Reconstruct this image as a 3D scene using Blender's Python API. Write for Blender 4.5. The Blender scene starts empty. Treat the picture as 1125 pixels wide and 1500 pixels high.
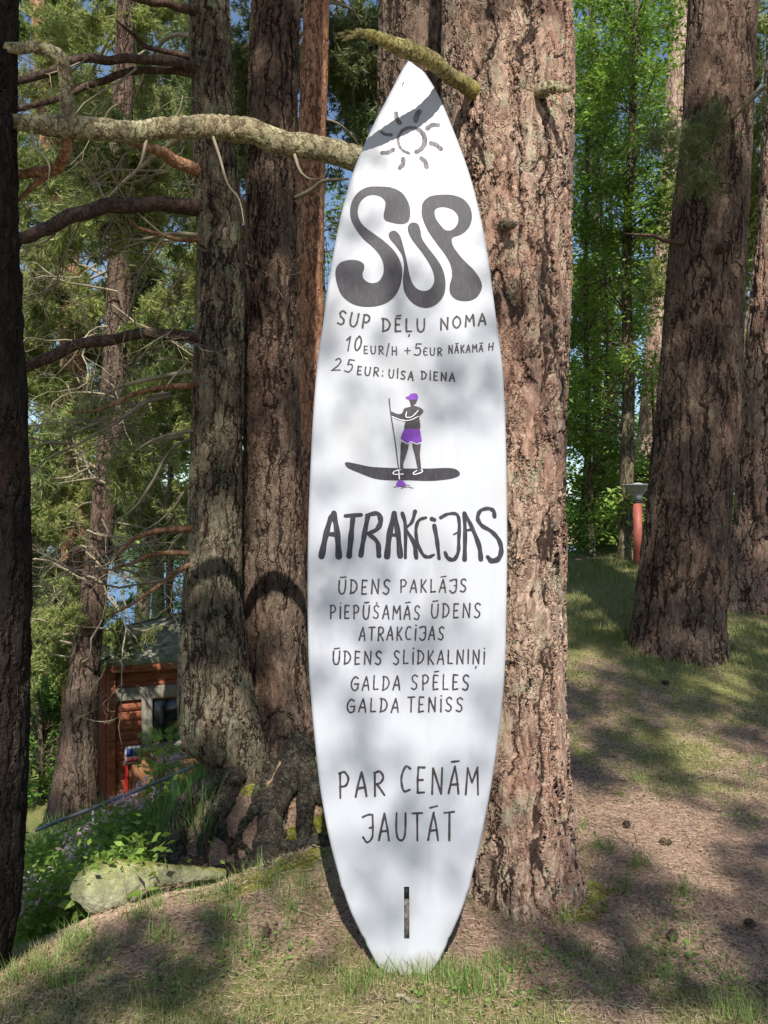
import bpy, math, random
import numpy as np
from mathutils import Vector
from mathutils.geometry import tessellate_polygon

random.seed(7)
RNG = np.random.default_rng(7)
SC = bpy.context.scene
COL = SC.collection

# ------------------------------------------------------------------ camera, sky, sun, exposure
F = 1150.0        # focal length in photo pixels
HZ = 780.0        # photo row of the horizon
EYE = 1.55
cam_d = bpy.data.cameras.new('camera')
cam_d.sensor_fit = 'VERTICAL'
cam_d.sensor_height = 24.0
cam_d.lens = F / 1500.0 * 24.0
cam_d.shift_y = (HZ - 750.0) / 1500.0
cam_d.clip_start = 0.05
cam_d.clip_end = 3000.0
cam = bpy.data.objects.new('camera', cam_d)
COL.objects.link(cam)
cam.location = (0, 0, EYE)
cam.rotation_euler = (math.radians(90), 0, 0)
SC.camera = cam

SUN_EL = math.radians(47.0)
SUN_AZ = math.radians(3.0)      # to the right of straight behind the camera
S = np.array([math.sin(SUN_AZ) * math.cos(SUN_EL), -math.cos(SUN_AZ) * math.cos(SUN_EL), math.sin(SUN_EL)])

world = bpy.data.worlds.new('World')
SC.world = world
world.use_nodes = True
wn = world.node_tree
wn.nodes.clear()
sky = wn.nodes.new('ShaderNodeTexSky')
sky.sky_type = 'NISHITA'
sky.sun_disc = False
sky.sun_elevation = SUN_EL
sky.sun_rotation = math.radians(180) - SUN_AZ
sky.air_density = 1.0
sky.dust_density = 0.4
sky.ozone_density = 1.5
bg = wn.nodes.new('ShaderNodeBackground')
bg.inputs['Strength'].default_value = 0.11
wo = wn.nodes.new('ShaderNodeOutputWorld')
wn.links.new(sky.outputs[0], bg.inputs[0])
wn.links.new(bg.outputs[0], wo.inputs[0])

sun_d = bpy.data.lights.new('sun', 'SUN')
sun_d.energy = 4.9
sun_d.angle = math.radians(0.53)
sun_d.color = (1.0, 0.955, 0.88)
sun = bpy.data.objects.new('sun', sun_d)
COL.objects.link(sun)
sun.location = (0, 0, 30)
sun.rotation_euler = Vector(S).to_track_quat('Z', 'Y').to_euler()

SC.view_settings.view_transform = 'Standard'
SC.view_settings.look = 'None'
SC.view_settings.exposure = 0.52
SC.view_settings.gamma = 1.0
SC.view_settings.use_curve_mapping = False
SC.render.engine = 'CYCLES'
SC.cycles.max_bounces = 5
SC.cycles.diffuse_bounces = 3
SC.cycles.glossy_bounces = 2
SC.cycles.transmission_bounces = 4
SC.cycles.transparent_max_bounces = 4
SC.cycles.use_denoising = True


# ------------------------------------------------------------------ small helpers
def P(px, py, Y):
    """the place a photo pixel shows at distance Y"""
    return np.array([(px - 562.5) / F * Y, Y, EYE - (py - HZ) / F * Y])


_perm = RNG.integers(0, 2 ** 31, size=4096)


def _h(ix, iy, iz):
    a = (ix * 73856093) ^ (iy * 19349663) ^ (iz * 83492791)
    return (_perm[a & 4095] & 65535) / 65535.0


def noise(p, s=1.0, off=0.0):
    """value noise, 0..1, p is (...,3)"""
    q = np.asarray(p, float) * s + off
    i = np.floor(q).astype(np.int64)
    f = q - i
    f = f * f * (3 - 2 * f)
    r = 0
    for dx in (0, 1):
        for dy in (0, 1):
            for dz in (0, 1):
                w = (f[..., 0] if dx else 1 - f[..., 0]) * (f[..., 1] if dy else 1 - f[..., 1]) * (f[..., 2] if dz else 1 - f[..., 2])
                r = r + w * _h(i[..., 0] + dx, i[..., 1] + dy, i[..., 2] + dz)
    return r


def fbm(p, s=1.0, off=0.0, n=4):
    r = 0
    a = 0.5
    for k in range(n):
        r = r + a * noise(p, s * 2 ** k, off + 17.3 * k)
        a *= 0.5
    return r / (1 - 0.5 ** n)


class MB:
    """collects vertices and faces"""
    def __init__(s):
        s.V = []; s.T = []; s.Q = []; s.n = 0

    def add(s, V, T=None, Q=None):
        V = np.asarray(V, float).reshape(-1, 3)
        s.V.append(V)
        if T is not None and len(T): s.T.append(np.asarray(T, np.int64).reshape(-1, 3) + s.n)
        if Q is not None and len(Q): s.Q.append(np.asarray(Q, np.int64).reshape(-1, 4) + s.n)
        s.n += len(V)

    def build(s, name, mat, parent=None, loc=(0, 0, 0), smooth=True, **tags):
        V = np.concatenate(s.V) if s.V else np.zeros((0, 3))
        V = V - np.asarray(loc, float)
        T = np.concatenate(s.T) if s.T else np.zeros((0, 3), np.int64)
        Q = np.concatenate(s.Q) if s.Q else np.zeros((0, 4), np.int64)
        me = bpy.data.meshes.new(name)
        me.vertices.add(len(V)); me.vertices.foreach_set('co', V.ravel())
        me.loops.add(T.size + Q.size)
        me.loops.foreach_set('vertex_index', np.concatenate([T.ravel(), Q.ravel()]).astype(np.int32))
        me.polygons.add(len(T) + len(Q))
        st = np.concatenate([np.arange(len(T)) * 3, T.size + np.arange(len(Q)) * 4]).astype(np.int32)
        me.polygons.foreach_set('loop_start', st)
        if smooth:
            me.polygons.foreach_set('use_smooth', np.ones(len(st), bool))
        me.update(calc_edges=True)
        me.validate()
        if mat is not None:
            me.materials.append(mat)
        o = bpy.data.objects.new(name, me)
        COL.objects.link(o)
        if parent is None:
            o.location = loc
        else:
            o.parent = parent
        for k, v in tags.items():
            o[k] = v
        return o


def thing(name, label, category, loc, group=None):
    o = bpy.data.objects.new(name, None)
    o.empty_display_size = 0.1
    COL.objects.link(o)
    o.location = loc
    o['label'] = label
    o['category'] = category
    if group: o['group'] = group
    return o


def catmull(pts, n):
    p = np.asarray(pts, float)
    if len(p) == 2:
        t = np.linspace(0, 1, n)[:, None]
        return p[0] * (1 - t) + p[1] * t
    p = np.vstack([2 * p[0] - p[1], p, 2 * p[-1] - p[-2]])
    m = len(p) - 3
    u = np.linspace(0, m - 1e-9, n)
    i = u.astype(int); t = (u - i)[:, None]
    a, b, c, d = p[i], p[i + 1], p[i + 2], p[i + 3]
    return 0.5 * (2 * b + (c - a) * t + (2 * a - 5 * b + 4 * c - d) * t ** 2 + (3 * b - a - 3 * c + d) * t ** 3)


def tube(mb, path, rad, nseg=8, cap=True, wob=0.0, seed=0.0, up=None):
    """a tapering tube along a path (N,3) with radii (N,)"""
    path = np.asarray(path, float); rad = np.asarray(rad, float)
    N = len(path)
    tan = np.gradient(path, axis=0)
    tan /= np.linalg.norm(tan, axis=1)[:, None] + 1e-12
    ref = np.array([0, 1.0, 0]) if abs(tan[0][1]) < 0.8 else np.array([0, 0, 1.0])
    A = np.zeros_like(path)
    a = ref - tan[0] * np.dot(ref, tan[0]); a /= np.linalg.norm(a)
    A[0] = a
    for k in range(1, N):
        a = A[k - 1] - tan[k] * np.dot(A[k - 1], tan[k])
        A[k] = a / (np.linalg.norm(a) + 1e-12)
    B = np.cross(tan, A)
    th = np.linspace(0, 2 * math.pi, nseg, endpoint=False)
    ring = A[:, None, :] * np.cos(th)[None, :, None] + B[:, None, :] * np.sin(th)[None, :, None]
    r = rad[:, None] * np.ones(nseg)[None, :]
    if wob:
        q = path[:, None, :] + ring * rad[:, None, None]
        r = r * (1 + wob * (fbm(q, 6.0 / max(rad.max() * 8, .3), seed, 3) - 0.5) * 2)
    V = path[:, None, :] + ring * r[..., None]
    i = np.arange(N - 1)[:, None] * nseg
    j = np.arange(nseg)[None, :]
    j2 = (j + 1) % nseg
    Q = np.stack([i + j, i + j2, i + nseg + j2, i + nseg + j], -1).reshape(-1, 4)
    V = V.reshape(-1, 3)
    T = []
    if cap:
        V = np.vstack([V, path[0], path[-1]])
        c0, c1 = N * nseg, N * nseg + 1
        for k in range(nseg):
            T.append([c0, (k + 1) % nseg, k])
            T.append([c1, (N - 1) * nseg + k, (N - 1) * nseg + (k + 1) % nseg])
    mb.add(V, T, Q)


def box(mb, c, s, R=None):
    """box at centre c with full size s, optional 3x3 rotation"""
    v = np.array([[x, y, z] for x in (-.5, .5) for y in (-.5, .5) for z in (-.5, .5)]) * np.asarray(s)
    if R is not None: v = v @ np.asarray(R).T
    mb.add(v + np.asarray(c), None, [[0, 1, 3, 2], [4, 6, 7, 5], [0, 4, 5, 1], [2, 3, 7, 6], [0, 2, 6, 4], [1, 5, 7, 3]])


def rotz(a):
    c, s = math.cos(a), math.sin(a)
    return np.array([[c, -s, 0], [s, c, 0], [0, 0, 1.0]])


# ------------------------------------------------------------------ materials
def new_mat(name):
    m = bpy.data.materials.new(name)
    m.use_nodes = True
    nt = m.node_tree
    nt.nodes.clear()
    out = nt.nodes.new('ShaderNodeOutputMaterial')
    return m, nt, out


class N:
    """node shorthand"""
    def __init__(s, nt): s.nt = nt

    def n(s, t, **kw):
        nd = s.nt.nodes.new(t)
        for k, v in kw.items():
            if k in nd.inputs: nd.inputs[k].default_value = v
            else: setattr(nd, k, v)
        return nd

    def l(s, a, b): s.nt.links.new(a, b)

    def math(s, op, a, b=None, clamp=False):
        nd = s.nt.nodes.new('ShaderNodeMath'); nd.operation = op; nd.use_clamp = clamp
        for i, v in enumerate((a, b)):
            if v is None: continue
            if isinstance(v, (int, float)): nd.inputs[i].default_value = v
            else: s.l(v, nd.inputs[i])
        return nd.outputs[0]

    def ramp(s, a, lo, hi, smooth=True):
        nd = s.nt.nodes.new('ShaderNodeMapRange')
        if smooth: nd.interpolation_type = 'SMOOTHSTEP'
        nd.inputs['From Min'].default_value = lo; nd.inputs['From Max'].default_value = hi
        s.l(a, nd.inputs['Value'])
        return nd.outputs[0]

    def mix(s, f, a, b):
        nd = s.nt.nodes.new('ShaderNodeMix'); nd.data_type = 'RGBA'
        for i, v in ((0, f), (6, a), (7, b)):
            if isinstance(v, (int, float)): nd.inputs[i].default_value = v
            elif isinstance(v, tuple): nd.inputs[i].default_value = (*v, 1) if len(v) == 3 else v
            else: s.l(v, nd.inputs[i])
        return nd.outputs[2]

    def noise(s, vec, scale, detail=3, rough=.55, dist=0.0):
        nd = s.n('ShaderNodeTexNoise'); nd.inputs['Scale'].default_value = scale
        nd.inputs['Detail'].default_value = detail; nd.inputs['Roughness'].default_value = rough
        nd.inputs['Distortion'].default_value = dist
        s.l(vec, nd.inputs['Vector'])
        return nd.outputs[0]

    def vor(s, vec, scale, feature='F1', rnd=1.0):
        nd = s.n('ShaderNodeTexVoronoi'); nd.feature = feature
        nd.inputs['Scale'].default_value = scale; nd.inputs['Randomness'].default_value = rnd
        s.l(vec, nd.inputs['Vector'])
        return nd

    def scale(s, vec, v):
        nd = s.nt.nodes.new('ShaderNodeVectorMath'); nd.operation = 'MULTIPLY'
        s.l(vec, nd.inputs[0]); nd.inputs[1].default_value = v
        return nd.outputs[0]

    def vadd(s, a, b):
        nd = s.nt.nodes.new('ShaderNodeVectorMath'); nd.operation = 'ADD'
        s.l(a, nd.inputs[0]); s.l(b, nd.inputs[1])
        return nd.outputs[0]


def bark_mat(name, plate_a, plate_b, lichen, crack=(0.022, 0.014, 0.010), plate=11.0, disp=0.022, lichen_amt=0.5, stretch=0.22, geo=True, net=1.0):
    m, nt, out = new_mat(name)
    g = N(nt)
    tc = g.n('ShaderNodeTexCoord'); oi = g.n('ShaderNodeObjectInfo')
    off = g.scale(oi.outputs['Random'], (13.0, 7.0, 19.0))
    base = g.vadd(tc.outputs['Object'], off)
    wn_ = g.n('ShaderNodeTexNoise'); wn_.inputs['Scale'].default_value = plate * .55; wn_.inputs['Detail'].default_value = 5
    wn_.inputs['Roughness'].default_value = .65
    g.l(base, wn_.inputs['Vector'])
    warp = g.scale(wn_.outputs['Color'], tuple(x / plate for x in (1.25, 1.25, 3.2)))
    wv = g.vadd(base, warp)
    # long vertical furrows
    n1 = g.noise(g.scale(wv, (1, 1, stretch * .75)), plate * .95, 3, .5)
    f1 = g.ramp(g.math('ABSOLUTE', g.math('SUBTRACT', n1, .5)), .0, .060)
    n2 = g.noise(g.scale(wv, (1, 1, stretch)), plate * 2.3, 3, .55)
    f2 = g.ramp(g.math('ABSOLUTE', g.math('SUBTRACT', n2, .48)), .0, .045)
    # plates broken across, only here and there
    v2 = g.scale(wv, (1, 1, stretch * 1.6))
    e2 = g.vor(v2, plate * 1.7, 'DISTANCE_TO_EDGE').outputs['Distance']
    cellc = g.vor(v2, plate * 1.7, 'F1').outputs['Color']
    mask = g.ramp(g.noise(base, plate * .5, 3), .46, .58)
    f3 = g.math('MAXIMUM', g.ramp(e2, 0.0, 0.07), g.math('SUBTRACT', 1.0, g.math('MULTIPLY', mask, net)))
    v3 = g.scale(g.vadd(base, g.scale(warp, (.5, .5, .5))), (1, 1, .5))
    small = g.vor(v3, plate * 5.5, 'F1')
    cv = g.n('ShaderNodeSeparateColor'); g.l(cellc, cv.inputs[0])
    sv = g.n('ShaderNodeSeparateColor'); g.l(small.outputs['Color'], sv.inputs[0])
    fine = g.noise(base, 110, 5, .75)
    mid = g.noise(g.scale(base, (1, 1, .4)), 38, 5, .68, .8)
    k = g.math('MULTIPLY', g.math('MULTIPLY', f1, g.math('ADD', .45, g.math('MULTIPLY', f2, .55))), f3)
    h = g.math('MULTIPLY', k, .70)
    h = g.math('ADD', h, g.math('MULTIPLY', cv.outputs[0], .14 * net))
    h = g.math('ADD', h, g.math('MULTIPLY', sv.outputs[0], .07))
    h = g.math('ADD', h, g.math('MULTIPLY', mid, .30))
    h = g.math('ADD', h, g.math('MULTIPLY', fine, .10))
    big = g.ramp(g.noise(g.scale(base, (1, 1, .5)), 3.2, 3), .35, .65)
    c = g.mix(big, plate_a, plate_b)
    c = g.mix(g.math('MULTIPLY', sv.outputs[1], 0.50), c, tuple(min(1, x * 1.5) for x in plate_b))
    c = g.mix(g.math('MULTIPLY', g.ramp(mid, .60, .40), .75), c, tuple(x * .42 for x in plate_a))
    li = g.ramp(g.noise(base, 11.0, 6, .75), .56 - .10 * lichen_amt, .66)
    c = g.mix(g.math('MULTIPLY', li, lichen_amt), c, lichen)
    sp_ = g.ramp(fine, .38, .56)
    dk = g.mix(.32, c, crack)
    c = g.mix(sp_, dk, c)
    c = g.mix(g.ramp(k, 0.0, 0.6), crack, c)
    b = g.n('ShaderNodeBsdfPrincipled'); b.inputs['Roughness'].default_value = .93
    b.inputs['Specular IOR Level'].default_value = .15
    g.l(c, b.inputs['Base Color'])
    g.l(b.outputs[0], out.inputs[0])
    if geo:
        d = g.n('ShaderNodeDisplacement'); d.inputs['Midlevel'].default_value = .72; d.inputs['Scale'].default_value = disp
        g.l(h, d.inputs['Height']); g.l(d.outputs[0], out.inputs['Displacement'])
        m.displacement_method = 'BOTH'
    else:
        bp = g.n('ShaderNodeBump'); bp.inputs['Strength'].default_value = .8; bp.inputs['Distance'].default_value = disp
        g.l(h, bp.inputs['Height']); g.l(bp.outputs[0], b.inputs['Normal'])
    return m


def leaf_mat(name, a, b, trans=0.35, rough=.5, tip=None):
    m, nt, out = new_mat(name)
    g = N(nt)
    geo = g.n('ShaderNodeNewGeometry')
    rnd = geo.outputs['Random Per Island']
    c = g.mix(rnd, a, b)
    tc = g.n('ShaderNodeTexCoord')
    big = g.ramp(g.noise(tc.outputs['Object'], .9, 3), .35, .65)
    c = g.mix(g.math('MULTIPLY', big, .5), c, tip or tuple(x * 1.25 for x in b))
    p = g.n('ShaderNodeBsdfPrincipled'); p.inputs['Roughness'].default_value = rough
    p.inputs['Specular IOR Level'].default_value = .3
    g.l(c, p.inputs['Base Color'])
    t = g.n('ShaderNodeBsdfTranslucent'); g.l(g.mix(.35, c, (0.20, .38, .03)), t.inputs[0])
    mx = g.n('ShaderNodeMixShader'); mx.inputs[0].default_value = trans
    g.l(p.outputs[0], mx.inputs[1]); g.l(t.outputs[0], mx.inputs[2]); g.l(mx.outputs[0], out.inputs[0])
    return m


def plain_mat(name, c, rough=.6, spec=.3, var=.25, scale=8.0, bump=.0, metal=0.0, stretch=(1, 1, 1), dark=None):
    m, nt, out = new_mat(name)
    g = N(nt)
    tc = g.n('ShaderNodeTexCoord'); oi = g.n('ShaderNodeObjectInfo')
    v = g.vadd(g.scale(tc.outputs['Object'], stretch), g.scale(oi.outputs['Random'], (31.0, 17.0, 9.0)))
    n1 = g.noise(v, scale, 5, .65)
    dk = dark or tuple(x * (1 - var) for x in c)
    cc = g.mix(g.ramp(n1, .35, .68), dk, c)
    p = g.n('ShaderNodeBsdfPrincipled'); p.inputs['Roughness'].default_value = rough
    p.inputs['Specular IOR Level'].default_value = spec; p.inputs['Metallic'].default_value = metal
    g.l(cc, p.inputs['Base Color'])
    if bump:
        bp = g.n('ShaderNodeBump'); bp.inputs['Strength'].default_value = 1; bp.inputs['Distance'].default_value = bump
        g.l(g.noise(v, scale * 3, 5, .7), bp.inputs['Height']); g.l(bp.outputs[0], p.inputs['Normal'])
    g.l(p.outputs[0], out.inputs[0])
    return m


M = {}
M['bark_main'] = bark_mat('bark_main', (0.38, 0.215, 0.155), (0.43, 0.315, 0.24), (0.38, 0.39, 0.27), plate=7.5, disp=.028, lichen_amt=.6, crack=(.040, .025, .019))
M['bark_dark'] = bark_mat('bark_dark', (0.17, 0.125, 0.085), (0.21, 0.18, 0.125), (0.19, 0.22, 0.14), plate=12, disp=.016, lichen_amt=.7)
M['bark_shaded'] = bark_mat('bark_shaded', (0.030, 0.022, 0.018), (0.034, 0.028, 0.024), (0.035, 0.037, 0.025), plate=11, disp=.018, lichen_amt=.3)  # deep shade on the left trunk is put into its bark colour
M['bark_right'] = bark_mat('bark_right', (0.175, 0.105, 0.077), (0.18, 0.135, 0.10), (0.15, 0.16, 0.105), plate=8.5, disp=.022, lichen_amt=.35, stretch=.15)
M['bark_orange'] = bark_mat('bark_orange', (0.46, 0.20, 0.11), (0.48, 0.28, 0.18), (0.26, 0.24, 0.16), crack=(.10, .05, .03), plate=12, disp=.010, lichen_amt=.25)
M['bark_pink'] = bark_mat('bark_pink', (0.50, 0.32, 0.24), (0.54, 0.40, 0.32), (0.36, 0.33, 0.24), crack=(.13, .08, .06), plate=12, disp=.010, lichen_amt=.25)
M['bark_slim'] = bark_mat('bark_slim', (0.15, 0.11, 0.075), (0.22, 0.19, 0.12), (0.26, 0.26, 0.16), plate=22, disp=.006, lichen_amt=.6, geo=False)
M['branch_lichen'] = bark_mat('branch_lichen', (0.32, 0.25, 0.15), (0.44, 0.39, 0.25), (0.46, 0.46, 0.26), crack=(.11, .09, .05), plate=24, disp=.007, lichen_amt=.85, stretch=1, net=.25)
M['branch_moss'] = bark_mat('branch_moss', (0.28, 0.23, 0.10), (0.36, 0.33, 0.15), (0.38, 0.36, 0.10), crack=(.12, .09, .04), plate=30, disp=.006, lichen_amt=.9, stretch=1, net=.2)
M['branch_dark'] = bark_mat('branch_dark', (0.13, 0.080, 0.060), (0.15, 0.105, 0.08), (0.13, 0.13, 0.09), plate=26, disp=.005, lichen_amt=.3, stretch=1, geo=False, net=.2, crack=(.05, .03, .025))
M['branch_orange'] = bark_mat('branch_orange', (0.42, 0.20, 0.10), (0.44, 0.27, 0.15), (0.25, 0.22, 0.13), crack=(.17, .08, .045), plate=20, disp=.004, lichen_amt=.2, stretch=1, geo=False, net=.2)
M['twig_grey'] = plain_mat('twig_grey', (0.38, 0.32, 0.22), rough=.9, var=.55, scale=5)
M['twig_dark'] = plain_mat('twig_dark', (0.13, 0.09, 0.06), rough=.9, var=.5, scale=5)
M['root'] = bark_mat('root', (0.060, 0.048, 0.038), (0.10, 0.085, 0.066), (0.18, 0.20, 0.12), plate=16, disp=.020, lichen_amt=.6, stretch=1, net=.2, crack=(.03, .024, .018))
M['needles'] = leaf_mat('needles', (0.060, 0.095, 0.042), (0.16, 0.20, 0.075), .2, .45, tip=(.25, .26, .11))
M['needles_far'] = leaf_mat('needles_far', (0.055, 0.090, 0.032), (0.38, 0.44, 0.14), .36, .5, tip=(.48, .48, .17))
M['leaves'] = leaf_mat('leaves', (0.060, 0.140, 0.020), (0.23, 0.37, 0.06), .38, .38, tip=(.34, .45, .09))
M['leaves_dark'] = leaf_mat('leaves_dark', (0.035, 0.095, 0.018), (0.13, 0.24, 0.04), .36, .4)
M['leaves_pale'] = leaf_mat('leaves_pale', (0.15, 0.28, 0.05), (0.34, 0.46, 0.10), .42, .45)
M['grass'] = leaf_mat('grass', (0.10, 0.17, 0.035), (0.34, 0.34, 0.14), .30, .5, tip=(.46, .38, .21))
M['grass_lush'] = leaf_mat('grass_lush', (0.070, 0.15, 0.03), (0.24, 0.33, 0.09), .35, .45)
M['grass_deep'] = leaf_mat('grass_deep', (0.035, 0.095, 0.02), (0.13, 0.24, 0.06), .35, .45)
M['straw'] = leaf_mat('straw', (0.34, 0.20, 0.125), (0.72, 0.55, 0.40), .05, .7, tip=(.60, .42, .30))
M['petal'] = leaf_mat('petal', (0.75, 0.42, 0.56), (0.85, 0.66, 0.74), .3, .6, tip=(.85, .55, .68))
M['yellow'] = leaf_mat('yellow', (0.70, 0.55, 0.04), (0.8, 0.68, 0.1), .3, .6)


def ground_material():
    m, nt, out = new_mat('ground')
    g = N(nt)
    tc = g.n('ShaderNodeTexCoord')
    v = tc.outputs['Object']
    at = g.n('ShaderNodeAttribute'); at.attribute_name = 'cover'
    sep = g.n('ShaderNodeSeparateColor'); g.l(at.outputs['Color'], sep.inputs[0])
    fine = g.noise(v, 60, 6, .75)
    mid = g.noise(v, 9, 5, .65)
    streak = g.noise(g.scale(v, (1, 3, 1)), 45, 4, .7, 1.0)
    litter = g.mix(g.ramp(fine, .35, .66), (0.19, 0.11, 0.075), (0.62, 0.43, 0.31))
    litter = g.mix(g.math('MULTIPLY', g.ramp(streak, .5, .7), .6), litter, (0.72, 0.55, 0.41))
    litter = g.mix(g.math('MULTIPLY', g.ramp(mid, .5, .72), .6), litter, (0.30, 0.18, 0.13))
    green = g.mix(g.ramp(fine, .3, .7), (0.11, 0.125, 0.035), (0.44, 0.42, 0.16))
    moss = g.mix(g.ramp(g.noise(v, 40, 5, .7), .35, .65), (0.10, 0.11, 0.016), (0.40, 0.40, 0.07))
    gm = g.math('ADD', sep.outputs[0], g.math('MULTIPLY', g.math('SUBTRACT', mid, .5), 1.1), clamp=True)
    c = g.mix(g.ramp(gm, .32, .68), litter, green)
    mm = g.math('ADD', sep.outputs[1], g.math('MULTIPLY', g.math('SUBTRACT', mid, .5), .9), clamp=True)
    c = g.mix(g.ramp(mm, .40, .62), c, moss)
    # blue: bare dark soil; meadow beyond is plain green
    c = g.mix(sep.outputs[2], c, g.mix(g.ramp(mid, .35, .65), (0.24, 0.32, 0.07), (0.42, 0.48, 0.12)))
    b = g.n('ShaderNodeBsdfPrincipled'); b.inputs['Roughness'].default_value = .95; b.inputs['Specular IOR Level'].default_value = .1
    g.l(c, b.inputs['Base Color'])
    bp = g.n('ShaderNodeBump'); bp.inputs['Strength'].default_value = 1.0; bp.inputs['Distance'].default_value = .02
    hh = g.math('ADD', fine, g.math('MULTIPLY', mid, 1.0))
    hh = g.math('ADD', hh, g.math('MULTIPLY', streak, .7))
    g.l(hh, bp.inputs['Height']); g.l(bp.outputs[0], b.inputs['Normal'])
    g.l(b.outputs[0], out.inputs[0])
    return m


# ------------------------------------------------------------------ terrain
CTRL = []
def cp(px, py, Y): CTRL.append(P(px, py, Y))
def cw(x, y, z): CTRL.append(np.array([x, y, z], float))
for x in (-1.3, -.5, .3, 1.2, 2.2): cw(x, 2.4, 0.0)
for x in (-.2, .4, 1.0, 1.6): cw(x, 2.9, 0.02)
cw(.45, 3.4, .07)
for x in (-6, -3, 0, 3, 6, 12): cw(x, -3, 0.0); cw(x, -12, -.2)
cw(-12, -3, -.8); cw(-12, -12, -1.0)
cw(4, 2.5, .1); cw(7, 2.5, .35); cw(12, 3, .8)
# right side, rising
cp(900, 1200, 3.95); cp(1100, 1200, 4.0); cp(900, 1090, 4.85); cp(1110, 1080, 5.0)
cp(990, 945, 6.3); cp(860, 935, 6.4); cp(1125, 900, 7.2); cp(880, 870, 8.1); cp(935, 822, 9.9); cp(850, 822, 10.2)
cw(6, 7, 1.25); cw(8, 11, 1.5); cw(4, 13, 1.35); cw(2.6, 13, 1.1); cw(12, 14, 1.8); cw(5, 20, 1.1); cw(12, 25, 1.5); cw(2.3, 18, .4)
cw(1.3, 6.5, .6); cw(.4, 5.3, .35)
# left side, a crest and then the drop
cp(480, 1215, 3.55); cp(400, 1275, 3.45); cp(300, 1305, 3.35); cp(130, 1345, 3.2); cp(0, 1425, 2.95); cp(210, 1330, 3.3)
cp(430, 1285, 4.05); cp(330, 1305, 3.95); cp(435, 1200, 4.65); cp(360, 1190, 4.5); cp(400, 1085, 5.05); cp(335, 1140, 4.9); cp(450, 1060, 5.4)
cp(250, 1300, 4.1); cp(180, 1330, 4.1); cp(60, 1400, 3.8); cw(-2.6, 3.2, -.65)
cp(250, 1215, 5.4); cp(150, 1260, 5.6); cp(60, 1300, 5.2); cw(-4.2, 4.0, -1.7)
cp(110, 1218, 9.0); cp(230, 1190, 8.5); cp(30, 1235, 8.0); cw(-6, 6, -2.3)
cw(-4.3, 12, -2.72); cw(-3, 13, -2.6); cw(-6, 12.5, -2.85); cw(-5.6, 14, -2.9); cw(-9, 10, -3.0); cw(-2.0, 9.5, -1.5); cw(-.9, 7.5, -.4); cw(-1.0, 10, -1.0)
cw(-10, 20, -3.1); cw(-3, 20, -2.7); cw(-12, 32, -3.05); cw(-2, 32, -2.9); cw(-20, 18, -3.2); cw(-20, 6, -3.0)
cw(0, 14, -1.0); cw(0, 22, -1.8); cw(6, 34, -1.6); cw(14, 36, -1.5)
CT = np.array(CTRL)
_d = np.sqrt(((CT[:, None, :2] - CT[None, :, :2]) ** 2).sum(-1) + .25)
_A = np.block([[-_d - np.eye(len(CT)) * -.0 + np.eye(len(CT)) * .02, np.ones((len(CT), 1))], [np.ones((1, len(CT))), np.zeros((1, 1))]])
_w = np.linalg.solve(_A, np.concatenate([CT[:, 2], [0]]))
LAKE_Z = -3.75


def terrain(x, y, rough=True):
    x = np.asarray(x, float); y = np.asarray(y, float)
    shp = x.shape
    X = np.clip(x.ravel(), -22, 16); Y = np.clip(y.ravel(), -14, 36)
    z = np.empty(X.shape)
    for s in range(0, len(X), 20000):
        e = slice(s, s + 20000)
        dd = np.sqrt((X[e, None] - CT[None, :, 0]) ** 2 + (Y[e, None] - CT[None, :, 1]) ** 2 + .25)
        z[e] = -dd @ _w[:-1] + _w[-1]
    x = x.ravel(); y = y.ravel()
    # the lake bed
    k = np.clip((y - 36) / 10, 0, 1); k = k * k * (3 - 2 * k)
    z = z * (1 - k) + k * (-5.5)
    k = np.clip((y - 330) / 60, 0, 1); k = k * k * (3 - 2 * k)
    z = z * (1 - k) + k * 6.0
    if rough:
        p = np.stack([x, y, 0 * x], -1)
        near = np.clip(1 - (np.abs(y - 5) - 6) / 20, 0.2, 1)
        z = z + (fbm(p, .9, 3.1, 3) - .5) * .10 * near + (fbm(p, 5.0, 9.7, 3) - .5) * .045 * near
        z = z + (noise(p, 22.0, 4.0) - .5) * .012 * near
    return z.reshape(shp)


def gz(x, y):
    return float(terrain(np.array([x]), np.array([y]))[0])


def on_ground(px, py, y0=3.0, y1=7.0):
    Ys = np.arange(y0, y1, .01)
    q = np.array([P(px, py, Y) for Y in Ys])
    hit = np.nonzero(q[:, 2] <= terrain(q[:, 0], q[:, 1], False))[0]
    return Ys[hit[0]] if len(hit) else y1


MOSS = []
for _px, _py, _r in ((470, 1212, .10), (440, 1232, .11), (405, 1262, .11), (370, 1280, .12), (335, 1292, .12), (300, 1300, .12), (390, 1285, .10), (455, 1255, .09), (330, 1312, .09), (405, 1072, .16), (445, 1050, .14), (372, 1150, .08), (850, 1325, .10), (862, 1300, .08)):
    _Y = on_ground(_px, _py); MOSS.append((*P(_px, _py, _Y)[:2], _r))


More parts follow.
